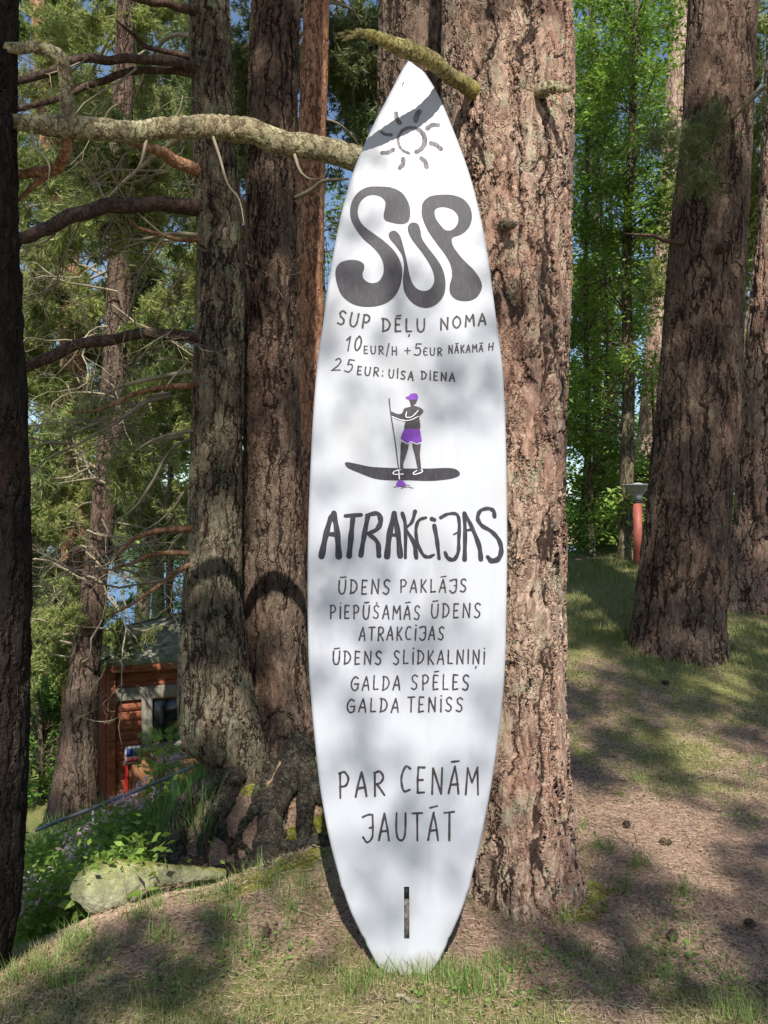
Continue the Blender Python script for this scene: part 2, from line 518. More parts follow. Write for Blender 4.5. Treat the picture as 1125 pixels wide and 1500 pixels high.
def build_ground():
    nx, ny = 460, 560
    u = np.linspace(-1, 1, nx)
    xs = 3.4 * u * 1.1 + 420 * np.sign(u) * np.abs(u) ** 9
    w = np.linspace(0, 1, ny)
    # dense between 1.8 m and 9 m, stretching out both ways
    ys = 2.0 + 7.5 * (w - .12) / .55
    ys = np.where(w < .12, 2.0 - 420 * ((.12 - w) / .12) ** 3 - (.12 - w) * 25, ys)
    ys = np.where(w > .67, 9.5 + 13.6 * (w - .67) + 600 * ((w - .67) / .33) ** 4, ys)
    ys = np.sort(ys)
    X, Y = np.meshgrid(xs, ys)
    Z = terrain(X, Y)
    mb = MB()
    i = np.arange(ny - 1)[:, None] * nx; j = np.arange(nx - 1)[None, :]
    Q = np.stack([i + j, i + j + 1, i + nx + j + 1, i + nx + j], -1).reshape(-1, 4)
    mb.add(np.stack([X, Y, Z], -1), None, Q)
    o = mb.build('ground', ground_material(), kind='structure')
    c = cover(X.ravel(), Y.ravel())
    at = o.data.color_attributes.new('cover', 'FLOAT_COLOR', 'POINT')
    at.data.foreach_set('color', np.concatenate([c, np.ones((len(c), 1))], 1).astype(np.float32).ravel())
    return o


def blob(x, y, cx, cy, rx, ry):
    return np.exp(-(((x - cx) / rx) ** 2 + ((y - cy) / ry) ** 2))


def cover(x, y):
    """what grows where: grass, moss, meadow"""
    p = np.stack([x, y, 0 * x], -1)
    g = (fbm(p, .8, 41.0, 3) - .5) * 1.7 + .40
    g = g + .30 * np.clip((y - 4.2) / 2.2, 0, 1) + (fbm(p, 2.4, 77.0, 3) - .5) * 1.1          # greener up the slope
    g = g - .70 * blob(x, y, 2.1, 3.75, 1.1, .5)          # brown needle litter on the right
    g = g - .7 * blob(x, y, -.75, 4.5, .45, .55)         # litter under the twin pines
    g = g - .45 * blob(x, y, -.55, 3.15, .45, .22)
    g = g + .12 * blob(x, y, -1.5, 3.1, .7, .6)
    g = g - .25 * blob(x, y, .6, 3.0, .8, .4)
    g = g + .6 * np.clip((-1.3 - x) / .5, 0, 1) * (y > 3)
    m = .30 * blob(x, y, 1.6, 5.2, 1.2, .5)
    for mx, my, mr in MOSS: m = m + 1.3 * blob(x, y, mx, my, mr * 1.15, mr)
    md = np.clip((y - 13) / 5, 0, 1) * np.clip((3 - x) / 4, 0, 1)
    return np.clip(np.stack([g, m, md], -1), 0, 1)


build_ground()

# lake and sky-side shore
mb = MB()
xs = np.array([-600, 600.]); ys = np.array([36., 420.])
mb.add([[-600, 35, LAKE_Z], [600, 35, LAKE_Z], [600, 430, LAKE_Z], [-600, 430, LAKE_Z]], None, [[0, 1, 2, 3]])
lm, nt, out = new_mat('lake_water')
g = N(nt)
b = g.n('ShaderNodeBsdfPrincipled'); b.inputs['Base Color'].default_value = (.03, .13, .42, 1); b.inputs['Roughness'].default_value = .12
tc = g.n('ShaderNodeTexCoord')
bp = g.n('ShaderNodeBump'); bp.inputs['Strength'].default_value = 1; bp.inputs['Distance'].default_value = .25
g.l(g.noise(g.scale(tc.outputs['Object'], (.5, 1, 1)), 1.6, 5, .6), bp.inputs['Height']); g.l(bp.outputs[0], b.inputs['Normal'])
g.l(b.outputs[0], out.inputs[0])
mb.build('lake_water', lm, smooth=False, kind='structure')


# ------------------------------------------------------------------ the board
BASE = np.array([0.0, 2.75, 0.0])
TIP_Y = 3.12
_tz = EYE - (88 - HZ) / F * TIP_Y
UPV = np.array([0, TIP_Y - 2.75, _tz]); UPV /= np.linalg.norm(UPV)
NRM = np.array([0, -UPV[2], UPV[1]])       # towards the camera
XV = np.array([1.0, 0, 0])


def bp2(px, py):
    """photo pixel -> (s,t) on the board's face"""
    d = np.array([(px - 562.5) / F, 1.0, -(py - HZ) / F])
    o = np.array([0, 0, EYE])
    k = np.dot(BASE - o, NRM) / np.dot(d, NRM)
    q = o + d * k - BASE
    return np.array([q[0], np.dot(q, UPV)])


def bw(st, h=0.0):
    st = np.asarray(st, float)
    return BASE + st[..., :1] * XV + st[..., 1:2] * UPV + NRM * h


EDGE = [(1428, 563, 629), (1418, 554, 638), (1400, 544, 648), (1360, 524, 666), (1320, 507, 682), (1240, 484, 703), (1160, 469, 719), (1080, 460, 731),
        (1031, 455.5, 736.5), (969, 451.5, 741), (875, 450, 743), (800, 450.5, 744), (738, 452, 743.5), (627, 457, 741.5), (533, 464, 736.5), (477, 472, 729),
        (433, 478, 723.5), (371, 487.5, 715), (309, 500, 703), (247, 518, 686.5), (184, 545, 663), (138, 569, 643), (107, 585, 624.5), (95, 592, 610), (88, 598, 600)]


def build_board():
    root = thing('paddle_board', 'tall white stand-up paddle board leaning on the big pine, hand painted with black rental text', 'paddle board', BASE)
    L = np.array([bp2(l, y) for y, l, r in EDGE]); R = np.array([bp2(r, y) for y, l, r in EDGE])
    n = 150
    L = catmull(L, n); R = catmull(R, n)
    tt = np.linspace(0, 1, n)
    th = .022 + .070 * np.clip(np.sin(np.pi * np.clip(tt * .93 + .06, 0, 1)) ** .55, 0, 1)      # thickness
    prof = []                    # (inset factor from the edge, depth factor)
    rr = .013
    for a in np.linspace(0, math.pi / 2, 6): prof.append((rr * (1 - math.sin(a)), rr * (1 - math.cos(a)) / 1))
    rows = []
    a0, a1 = bp2(592, 1375), bp2(599.5, 1299)
    tm = (L[:, 1] + R[:, 1]) / 2
    ka, kb = int(np.argmin(np.abs(tm - a0[1]))), int(np.argmin(np.abs(tm - a1[1])))
    for kk, tv in ((ka, a0[1]), (kb, a1[1])):
        dlt = tv - tm[kk]; L[kk, 1] += dlt; R[kk, 1] += dlt
    for k in range(n):
        c = (L[k] + R[k]) / 2; hw = np.linalg.norm(R[k] - L[k]) / 2 + 1e-4
        r = min(rr, hw * .8)
        dirv = (R[k] - L[k]) / (2 * hw)
        row = []
        front = [(-hw + r, 0.0), (hw - r, 0.0)]
        pts = []
        for a in np.linspace(0, math.pi / 2, 6): pts.append((hw - r + r * math.sin(a), -r * (1 - math.cos(a)) * min(1, th[k] / .03)))
        for a in np.linspace(0.15, math.pi / 2, 6):
            q = min(.05, hw * .7)
            pts.append((hw - q * (1 - math.cos(a)), -r - (th[k] - r) * math.sin(a)))
        right = pts
        left = [(-x, y) for x, y in reversed(pts)]
        if hw - r > .06: fr = [(-.6 * (hw - r), 0.0), (a0[0] - c[0], 0.0), (a1[0] - c[0], 0.0), (.6 * (hw - r), 0.0)]
        else: fr = [(-(hw - r) * s, 0.0) for s in (.6, .2, -.2, -.6)]
        for x, dpt in left + fr + right: row.append(bw(c + dirv * x, dpt))
        rows.append(row)
    V = np.array(rows); m = V.shape[1]
    i = np.arange(n - 1)[:, None] * m; j = np.arange(m)[None, :]; j2 = (j + 1) % m
    Q = np.stack([i + j, i + j2, i + m + j2, i + m + j], -1)
    keepq = np.ones(Q.shape[:2], bool); keepq[ka:kb, 13] = False      # the fin slot is an opening
    Q = Q[keepq]
    mb = MB()
    VV = V.reshape(-1, 3)
    VV = np.vstack([VV, V[0].mean(0), V[-1].mean(0)])
    T = [[n * m, (k + 1) % m, k] for k in range(m)] + [[n * m + 1, (n - 1) * m + k, (n - 1) * m + (k + 1) % m] for k in range(m)]
    mb.add(VV, T, Q)
    wm, nt, out = new_mat('board_white')
    g = N(nt)
    tc = g.n('ShaderNodeTexCoord'); v = tc.outputs['Object']
    b = g.n('ShaderNodeBsdfPrincipled'); b.inputs['Roughness'].default_value = .42; b.inputs['Specular IOR Level'].default_value = .35
    grime = g.ramp(g.noise(g.scale(v, (7, 7, 1.0)), 3.0, 6, .7), .5, .8)
    c = g.mix(g.math('MULTIPLY', grime, .42), (0.455, 0.47, 0.512), (0.37, 0.365, 0.375))
    spots = g.ramp(g.vor(v, 14).outputs['Distance'], .028, .016)
    rndm = g.ramp(g.noise(v, 6, 2), .56, .60)
    c = g.mix(g.math('MULTIPLY', spots, rndm), c, (0.22, 0.2, 0.18))
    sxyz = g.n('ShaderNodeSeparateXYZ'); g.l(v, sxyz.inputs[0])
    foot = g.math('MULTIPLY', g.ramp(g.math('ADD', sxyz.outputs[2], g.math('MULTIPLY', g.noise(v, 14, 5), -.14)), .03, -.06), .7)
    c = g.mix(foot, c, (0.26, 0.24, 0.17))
    yel = g.math('MULTIPLY', g.ramp(g.noise(g.scale(v, (2, 2, 1)), 2.2, 4, .6), .45, .75), .30)
    c = g.mix(yel, c, (0.42, 0.40, 0.36))
    # thin scratches
    sc = g.ramp(g.noise(g.scale(v, (30, 30, 1.2)), 4, 3, .6), .70, .74)
    c = g.mix(g.math('MULTIPLY', sc, .22), c, (0.5, .5, .5))
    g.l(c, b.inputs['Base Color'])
    g.l(g.math('ADD', g.math('MULTIPLY', g.noise(v, 12, 4), .25), .30), b.inputs['Roughness'])
    g.l(b.outputs[0], out.inputs[0])
    hull = mb.build('hull', wm, root, BASE)
    hull.data.polygons.foreach_set('use_smooth', np.ones(len(hull.data.polygons), bool))
    c = (a0 + a1) / 2; w = a1[0] - a0[0]; h = a1[1] - a0[1]
    Rm = np.stack([XV, NRM, UPV], 1)
    try:
        hull.data.set_sharp_from_angle(angle=math.radians(35))
    except Exception:
        pass
    # fin box liner: an open channel with a dark pocket at its top end
    sm = MB(); dp = .014; e_ = .0012
    for x_, wd__ in ((a0[0] - e_ / 2, e_), (a1[0] + e_ / 2, e_)): box(sm, bw(np.array([x_, c[1]]), -dp / 2 - .0004), (wd__, dp, h + 2 * e_), Rm)
    for y_ in (a0[1] - e_ / 2, a1[1] + e_ / 2): box(sm, bw(np.array([c[0], y_]), -dp / 2 - .0006), (w, dp, e_), Rm)
    box(sm, bw(np.array([c[0], a0[1] + h * .375]), -.0075), (w - .0008, .006, h * .75 - .002), Rm)
    box(sm, bw(c, -dp - .001), (w + .004, .002, h + .004), Rm)
    sm.build('fin_box', plain_mat('fin_box', (0.28, 0.26, 0.21), var=.7, scale=70, bump=.002), root, BASE, smooth=False)
    sm = MB(); box(sm, bw(np.array([c[0], a1[1] - h * .125]), -.0125), (w - .0006, .003, h * .24), Rm)
    sm.build('fin_pocket', plain_mat('fin_pocket', (0.02, .018, .025), var=.3), root, BASE, smooth=False)
    return root


BOARD = build_board()

# ---- painted lettering: thin layers of paint on the face
pm, nt, out = new_mat('black_paint')
g = N(nt)
b = g.n('ShaderNodeBsdfPrincipled'); b.inputs['Roughness'].default_value = .5; b.inputs['Specular IOR Level'].default_value = .3
tc = g.n('ShaderNodeTexCoord')
br = g.ramp(g.noise(g.scale(tc.outputs['Object'], (5, 5, 1)), 22, 5, .7), .42, .72)
g.l(g.mix(g.math('MULTIPLY', br, .5), (0.022, .019, .027), (0.075, .068, .09)), b.inputs['Base Color'])
g.l(b.outputs[0], out.inputs[0])
M['black'] = pm
M['black_worn'] = plain_mat('black_worn', (0.22, .20, .22), rough=.6, var=.65, scale=30, stretch=(3, 3, 1))
M['ink'] = plain_mat('ink', (0.075, .060, .068), rough=.55, var=.5, scale=40)
M['purple'] = plain_mat('purple', (0.20, .045, .42), rough=.5, var=.3, scale=30)
M['white_paint'] = plain_mat('white_paint', (0.80, .80, .82), rough=.5, var=.05)


class Paint:
    def __init__(s): s.mb = MB(); s.k = 0

    def stroke(s, pts, w, base=.0006, smooth=True, closed=False):
        """pts and widths in photo pixels"""
        pts = np.asarray(pts, float)
        w = np.asarray(w, float) if np.ndim(w) else np.full(len(pts), float(w))
        n = max(8, 7 * (len(pts) - 1) + 1) if smooth and len(pts) > 2 else len(pts) * 3
        q = catmull(np.column_stack([pts, w]), n) if smooth or len(pts) == 2 else np.column_stack([pts, w])
        wj = 1 + .10 * np.sin(np.arange(len(q)) * .9 + s.k * 1.7)
        st = np.array([bp2(a, b_) for a, b_, _ in q])
        pxs = 1.0 / F * 2.9
        hw = q[:, 2] * .5 * pxs * wj
        t = np.gradient(st, axis=0); t /= np.linalg.norm(t, axis=1)[:, None] + 1e-9
        nrm = np.stack([-t[:, 1], t[:, 0]], 1)
        h = base + .00012 * (s.k % 6); s.k += 1
        A = st + nrm * hw[:, None]; B = st - nrm * hw[:, None]
        V = np.concatenate([A, B]); n_ = len(st)
        Q = [[k, k + n_, k + n_ + 1, k + 1] for k in range(n_ - 1)]
        T = []
        V = list(V)
        for e, sg in ((0, -1), (n_ - 1, 1)):
            c = len(V); V.append(st[e])
            ang = [math.pi * q_ / 6 for q_ in range(7)]
            ids = []
            for a in ang:
                V.append(st[e] + nrm[e] * hw[e] * math.cos(a) + sg * t[e] * hw[e] * math.sin(a)); ids.append(len(V) - 1)
            for k in range(6): T.append([c, ids[k], ids[k + 1]] if sg < 0 else [c, ids[k + 1], ids[k]])
        s.mb.add(bw(np.array(V), h), T, Q)
        return s

    def fill(s, outline, hole=None, base=.0006, smooth=True):
        def cl(o):
            o = np.asarray(o, float)
            if not smooth: return o
            n = len(o); e = np.vstack([o[-2:], o, o[:3]])
            q = catmull(e, (len(e) - 1) * 6 + 1)[12:12 + n * 6]
            return q
        h = base + .00012 * (s.k % 6); s.k += 1
        loops = [cl(outline)] + ([cl(hole)] if hole is not None else [])
        pl = [[Vector((*bp2(a, b_), 0)) for a, b_ in l] for l in loops]
        tr = tessellate_polygon(pl)
        V = np.array([[p.x, p.y] for l in pl for p in l])
        s.mb.add(bw(V, h), tr, None)
        return s

    def done(s, name, mat, **kw):
        return s.mb.build(name, mat, BOARD, BASE, smooth=False, **kw)


def Z(ox, oy, sc):
    return lambda pts: [(ox + x / sc, oy + y / sc) for x, y in pts]


# big word
z1 = Z(430, 60, 3.2143)
Sg = [(400,685),(460,690),(510,715),(540,760),(550,810),(540,850),(510,863),(470,858),(432,845),(424,820),(430,790),(432,760),(415,738),(385,727),(350,730),(318,755),(303,795),(308,835),(330,870),(375,905),(430,945),(475,990),(505,1045),(512,1100),(500,1160),(470,1210),(420,1242),(350,1253),(280,1240),(228,1200),(203,1140),(197,1085),(215,1048),(255,1032),(300,1033),(330,1050),(332,1075),(325,1100),(335,1125),(365,1140),(400,1132),(422,1095),(422,1050),(405,1010),(370,970),(330,935),(295,890),(272,845),(266,795),(280,745),(310,708),(350,688)]
Ug = [(475,893),(500,915),(515,960),(530,1020),(542,1080),(555,1130),(580,1165),(615,1177),(645,1165),(662,1130),(655,1085),(630,1035),(595,985),(560,940),(540,900),(540,870),(560,855),(585,862),(597,890),(605,930),(635,975),(670,1020),(700,1070),(715,1130),(710,1190),(680,1235),(635,1257),(585,1250),(545,1220),(520,1175),(515,1120),(520,1060),(510,1010),(480,965),(452,930),(450,905)]
Pg = [(610,760),(640,733),(690,724),(750,726),(800,745),(832,785),(840,835),(825,880),(790,912),(752,925),(745,945),(760,980),(800,1030),(850,1080),(882,1130),(885,1170),(860,1210),(815,1226),(765,1218),(738,1190),(735,1150),(745,1110),(740,1060),(715,1010),(670,950),(630,890),(606,830),(603,790)]
Ph = [(665,800),(685,785),(720,785),(755,800),(775,830),(770,865),(745,890),(715,890),(690,865),(670,835)]
for gl, hl in ((Sg, None), (Ug, None), (Pg, Ph)):
    Paint().fill(z1(gl), z1(hl) if hl else None).done('painted_letter', M['black'])
# painted sun
pt = Paint()
ring = [(556 + 64 * math.cos(a), 468 + 62 * math.sin(a)) for a in np.linspace(math.radians(100), math.radians(265), 9)]
pt.stroke(z1(ring), 4.6)
ring = [(556 + 62 * math.cos(a), 468 + 59 * math.sin(a)) for a in np.linspace(math.radians(-130), math.radians(68), 9)]
pt.stroke(z1(ring), [4, 4.5, 5.2, 6, 7, 7.6, 7.6, 7.2, 7])
for a, b_, c, w in (((483, 342), (486, 368), (500, 386), 7), ((594, 333), (580, 350), (576, 376), 8.6), ((630, 412), (650, 397), (680, 396), 6.6), ((648, 482), (672, 490), (693, 508), 6.8),
                    ((602, 553), (620, 570), (626, 594), 7.4), ((516, 555), (515, 580), (500, 598), 7.2), ((470, 512), (445, 525), (418, 527), 6.2), ((415, 430), (432, 440), (460, 443), 5.2)):
    pt.stroke(z1([a, b_, c]), w)
pt.done('painted_sun', M['black_worn'])

# medium word
pt = Paint()
z3 = Z(430, 720, 3.2143); z5 = Z(560, 720, 5.625)
for pts, w in (([(132,305),(150,215),(172,135),(190,103)], [9.5,8.5,8,8]), ([(190,103),(206,200),(213,305)], [8,8.5,9.5]), ([(156,200),(202,203)], 7),
               ([(244,115),(318,110)], 6), ([(280,118),(272,200),(262,303)], [7,8,8.5]),
               ([(350,115),(332,210),(317,300)], 7.4), ([(345,112),(395,104),(410,140),(392,178),(350,198)], [6,7,8,7,5]), ([(352,198),(395,240),(402,303)], [6,7,8.2]),
               ([(440,305),(452,200),(474,103)], [9,8.5,7.5]), ([(474,103),(492,200),(502,303)], [7.5,8,8.6]), ([(455,205),(488,205)], 5)):
    pt.stroke(z3(pts), w)
for pts, w in (([(165,180),(190,285),(190,545)], [6,5.6,5]), ([(270,165),(245,250),(200,295)], [6,5,4]), ([(200,320),(262,430),(280,545)], [4.5,6.5,6.5]),
               ([(360,215),(300,240),(277,320),(292,430),(335,520),(380,540),(425,522)], [4.5,5,5,5,5.4,5.4,4]), ([(428,282),(450,400),(468,552)], [6.4,6.2,5]), ([(408,226),(428,234)], 6.4),
               ([(482,215),(540,186),(612,188),(634,260),(630,400),(625,500),(590,560),(540,548),(517,502)], [6,4.5,5,5.2,5.2,5.5,6,6,5]), ([(588,355),(625,335)], 2.6),
               ([(676,180),(682,350),(678,560)], [6,6,7]), ([(680,180),(740,300),(798,450),(812,558)], [5,6,7,7]), ([(684,322),(745,312)], 4),
               ([(925,208),(915,160),(870,140),(808,160),(786,220),(820,280),(900,330),(960,400),(980,480),(960,550),(905,572),(868,540)], [6,6,5.5,5.5,6,6,6,6.4,7,7.5,8,6])):
    pt.stroke(z5(pts), w)
pt.done('painted_word', M['black'])

# handwriting alphabet: strokes in a unit box, y down
GL = {
 'A': (.8, [[(0,1),(.22,.5),(.48,0)], [(.48,0),(.7,.5),(.85,1)], [(.16,.66),(.76,.64)]]),
 'B': (.7, []), 'C': (.75, [[(.8,.08),(.4,.0),(.08,.3),(.05,.65),(.3,.97),(.8,.92)]]),
 'D': (.8, [[(.1,.0),(.12,.5),(.1,1)], [(.0,.02),(.5,.08),(.85,.45),(.6,.85),(.05,1)]]),
 'E': (.65, [[(.12,0),(.08,.5),(.1,1)], [(.12,.0),(.75,.02)], [(.1,.5),(.62,.48)], [(.1,1),(.78,.97)]]),
 'e': (.7, [[(.85,.08),(.4,.0),(.1,.35),(.1,.7),(.4,1),(.85,.9)], [(.12,.5),(.65,.48)]]),
 'G': (.85, [[(.8,.12),(.45,.0),(.1,.3),(.05,.7),(.35,1),(.8,.9),(.85,.55)], [(.45,.55),(.9,.53)]]),
 'H': (.8, [[(.1,0),(.08,1)], [(.8,0),(.82,1)], [(.08,.52),(.8,.5)]]),
 'I': (.25, [[(.4,0),(.45,1)]]),
 'i': (.25, [[(.4,.12),(.45,1)], [(.45,-.14),(.47,-.12)]]),
 'J': (.8, [[(.0,.1),(.5,.0),(.85,.02)], [(.85,.02),(.9,.5),(.8,.9),(.4,1.05),(.05,.88)], [(.62,.5),(.9,.47)]]),
 'K': (.75, [[(.1,0),(.12,1)], [(.78,.02),(.45,.35),(.14,.52)], [(.2,.48),(.5,.7),(.85,1)]]),
 'L': (.65, [[(.1,0),(.1,.5),(.12,.97)], [(.12,.97),(.8,.95)]]),
 'M': (.95, [[(.05,1),(.12,.02)], [(.12,.02),(.45,.55)], [(.45,.55),(.82,.0)], [(.82,.0),(.92,1)]]),
 'N': (.85, [[(.08,1),(.1,.02)], [(.1,.02),(.45,.5),(.8,.98)], [(.8,.98),(.82,.0)]]),
 'O': (.85, [[(.45,0),(.1,.25),(.08,.7),(.42,1),(.82,.75),(.85,.3),(.5,.0),(.4,.02)]]),
 'P': (.75, [[(.12,0),(.12,.5),(.15,1)], [(.05,.03),(.5,-.02),(.82,.22),(.6,.5),(.14,.56)]]),
 'R': (.78, [[(.12,0),(.12,1)], [(.05,.03),(.5,-.02),(.8,.2),(.6,.45),(.14,.52)], [(.3,.52),(.6,.75),(.88,1)]]),
 'S': (.75, [[(.8,.12),(.5,.0),(.15,.15),(.25,.42),(.65,.6),(.75,.82),(.45,1),(.05,.92)]]),
 'T': (.75, [[(.0,.02),(.9,.0)], [(.45,.02),(.46,1)]]),
 'U': (.85, [[(.1,0),(.08,.6),(.25,.95),(.6,.98),(.8,.7),(.84,.0)]]),
 '/': (.5, [[(.85,-.35),(.1,1.2)]]), ':': (.3, [[(.4,.3),(.42,.33)], [(.4,.85),(.42,.88)]]),
 '+': (.6, [[(.0,.5),(.9,.5)], [(.45,.1),(.45,.95)]]),
 '1': (.45, [[(.0,.25),(.6,0)], [(.6,0),(.5,1)]]),
 '0': (.7, [[(.45,0),(.1,.3),(.1,.75),(.45,1),(.8,.7),(.82,.25),(.5,.0)]]),
 '5': (.75, [[(.9,.02),(.3,.02)], [(.3,.02),(.2,.4)], [(.2,.4),(.65,.38),(.8,.7),(.5,1),(.0,.92)]]),
 '2': (.85, [[(.2,.15),(.5,.0),(.75,.2),(.55,.6),(.0,1)], [(.0,1),(.85,.95)]]),
}
DIA = {'Ā': ('A', 'bar'), 'Ē': ('E', 'bar'), 'Ū': ('U', 'bar'), 'Š': ('S', 'dot'), 'Ļ': ('L', 'below'), 'Ņ': ('N', 'below')}


def word(pt, text, x0, x1, t0, b0, t1, b1, w, slant=0.0):
    gls = []
    for ch in text:
        base, dia = DIA.get(ch, (ch, None))
        gls.append((GL[base][0], GL[base][1], dia))
    tot = sum(g_[0] for g_ in gls) + .32 * (len(gls) - 1)
    x = 0.0
    for wd, st, dia in gls:
        def mp(p):
            u = (x + p[0] * wd + random.uniform(-.012, .012)) / tot
            tp = t0 + (t1 - t0) * u; bt = b0 + (b1 - b0) * u
            v = p[1] + random.uniform(-.015, .015)
            return (x0 + (x1 - x0) * u + slant * (1 - v) * (bt - tp), tp + (bt - tp) * v)
        jy = random.uniform(-.03, .03)
        for s_ in st:
            pt.stroke([mp((p[0], p[1] + jy)) for p in s_], w * random.uniform(.9, 1.1))
        if dia == 'bar': pt.stroke([mp((.2, -.20)), mp((.8, -.24))], w * .9)
        if dia == 'dot': pt.stroke([mp((.45, -.2)), mp((.5, -.19))], w)
        if dia == 'below': pt.stroke([mp((.5, 1.22)), mp((.42, 1.34))], w * .9)
        x += wd + .32


LINES = [
    [('SUP', 494, 541, 455, 475, 463, 482, 3.0, .18), ('DĒĻU', 560, 624, 467, 486, 467, 486, 3.0, 0), ('NOMA', 645, 713, 467, 484, 459, 475, 3.0, 0)],
    [('10', 506, 529, 493, 514, 493, 514, 2.6, .15), ('EUR/H', 533, 582, 507, 518, 508, 520, 2.1, 0), ('+', 593, 602, 509, 519, 509, 519, 2.0, 0), ('5', 607, 618, 504, 521, 504, 521, 2.4, 0),
     ('eUR', 620, 648, 510, 521, 510, 521, 2.2, 0), ('NĀKAMĀ', 657, 708, 506, 518, 505, 515, 2.1, 0), ('H', 715, 723, 503, 513, 502, 513, 2.1, .1)],
    [('25', 486, 517, 525, 543, 527, 545, 2.3, .2), ('EUR:', 523, 562, 537, 549, 540, 552, 2.4, .1), ('UiSA', 569, 606, 541, 553, 545, 557, 2.5, .05), ('DiENA', 617, 667, 544, 556, 547, 559, 2.4, 0)],
    [('ŪDENS', 495, 572, 850, 870, 849, 870, 2.5, .05), ('PAKLĀJS', 586, 684, 850, 868, 848, 867, 2.4, .03)],
    [('PiEPŪŠAMĀS', 483, 616, 887, 906, 887, 907, 2.4, .03), ('ŪDENS', 631, 705, 885, 905, 884, 905, 2.4, .03)],
    [('ATRAKCiJAS', 526, 651, 919, 938, 918, 937, 2.4, .05)],
    [('ŪDENS', 487, 560, 954, 973, 954, 973, 2.4, .03), ('SLiDKALNIŅi', 576, 711, 953, 973, 952, 972, 2.3, .03)],
    [('GALDA', 514, 587, 991, 1011, 990, 1010, 2.4, .05), ('SPĒLES', 602, 688, 989, 1010, 988, 1010, 2.5, .03)],
    [('GALDA', 508, 585, 1024, 1043, 1023, 1043, 2.5, .05), ('TENiSS', 597, 679, 1021, 1043, 1022, 1042, 2.5, .03)],
    [('PAR', 496, 565, 1133, 1170, 1130, 1164, 3.2, 0), ('CENĀM', 587, 702, 1124, 1161, 1124, 1164, 3.2, .03)],
    [('JAUTĀT', 531, 667, 1194, 1232, 1190, 1231, 3.1, 0)],
]
for ln in LINES:
    for a in ln:
        pt = Paint()
        word(pt, *a)
        pt.done('lettering', M['ink'])

# painted paddler
z6 = Z(480, 560, 4.6875)
pt = Paint()
pt.fill(z6([(118,560),(135,548),(200,560),(300,580),(450,588),(560,592),(700,592),(820,588),(880,597),(908,625),(890,650),(820,668),(700,678),(560,674),(420,674),(320,662),(220,625),(140,590)]))
pt.done('painted_board', M['black'])
pt = Paint(); pt.k = 2
pt.fill(z6([(525,182),(560,170),(600,163),(640,178),(657,195),(650,215),(630,240),(631,322),(530,322),(532,262),(490,255),(440,232),(430,212),(440,203),(480,218),(510,213)]), base=.0012)
pt.fill(z6([(560,112),(612,110),(609,138),(590,157),(570,148)]), base=.0012)
pt.fill(z6([(507,412),(555,422),(540,500),(520,560),(522,625),(498,618),(497,540),(500,470)]), base=.0012)
pt.fill(z6([(582,422),(636,418),(633,500),(642,605),(622,608),(600,510)]), base=.0012)
pt.stroke(z6([(575,150),(585,170)]), 4, base=.0012)
pt.stroke(z6([(422,112),(432,210),(462,400),(487,600)]), 1.7, base=.0024)
pt.stroke(z6([(455,722),(490,713),(510,718),(540,705),(565,711)]), 1.1)
pt.stroke(z6([(505,729),(540,719),(586,727)]), 1.1)
pt.done('painted_figure', M['ink'])
pt = Paint()
pt.fill(z6([(525,320),(632,322),(648,408),(610,422),(570,405),(548,422),(500,390),(508,360)]), base=.0020, smooth=False)
pt.done('painted_shorts', M['purple'])
pt = Paint()
pt.fill(z6([(470,716),(475,688),(495,670),(520,680),(538,710),(500,716)]), base=.0020)
pt.done('painted_blade', M['purple'])
pt = Paint()
pt.fill(z6([(535,102),(555,95),(572,80),(600,76),(617,88),(616,116),(560,119),(540,111)]), base=.0020)
pt.done('painted_cap', M['purple'])
pt = Paint()
for q, w in (([(541,205),(539,240),(580,236),(622,195)], 1.3), ([(440,235),(500,258),(560,262),(622,236)], 1.2), ([(500,600),(457,613),(455,632),(520,631)], 1.3), ([(642,598),(650,615),(602,633),(586,626),(612,606)], 1.3),
             ([(488,605),(492,665)], 1.6), ([(500,395),(548,424),(570,408),(610,425),(645,412)], .9)):
    pt = Paint(); pt.k = 3
    pt.stroke(z6(q), w, base=.0030)
    pt.done('painted_outline', M['white_paint'])


# ------------------------------------------------------------------ trees
def trunk_mesh(mb, pts, widths, nseg, nring, flare=0.0, lobes=0, zlow=None, bump=.06, seed=0.0, dens=1.0, ground=True):
    """pts: world (x,y,z) centres from the ground up, widths: diameters"""
    c = catmull(np.column_stack([pts, widths]), 400)
    L = np.concatenate([[0], np.cumsum(np.linalg.norm(np.diff(c[:, :3], axis=0), axis=1))])
    u = np.linspace(0, 1, nring) ** dens * L[-1]
    c = np.stack([np.interp(u, L, c[:, k]) for k in range(4)], 1)
    th = np.linspace(0, 2 * math.pi, nseg, endpoint=False)
    R = c[:, 3:4] / 2 * np.ones((1, nseg))
    zz = u[:, None]
    if flare:
        lob = 0
        rs = np.random.RandomState(int(seed * 10) + 5)
        for k in range(lobes):
            a = rs.uniform(0, 2 * math.pi) if k > 1 else (math.radians(-20), math.radians(200))[k]
            lob = lob + np.exp((np.cos(th - a) - 1) * 9)[None, :] * rs.uniform(.7, 1.2)
        R = R * (1 + flare * np.exp(-zz / .22) * (.35 + lob))
    dirs = np.stack([np.cos(th), np.sin(th), 0 * th], 1)
    V = c[:, None, :3] + dirs[None] * R[..., None]
    q = np.stack([V[..., 0], V[..., 1], V[..., 2] * .35], -1)
    R2 = R * (1 + bump * (fbm(q, 4.0, seed, 3) - .5) * 2)
    V = c[:, None, :3] + dirs[None] * R2[..., None]
    i = np.arange(nring - 1)[:, None] * nseg; j = np.arange(nseg)[None, :]; j2 = (j + 1) % nseg
    Q = np.stack([i + j, i + j2, i + nseg + j2, i + nseg + j], -1).reshape(-1, 4)
    mb.add(V.reshape(-1, 3), None, Q)
    return c


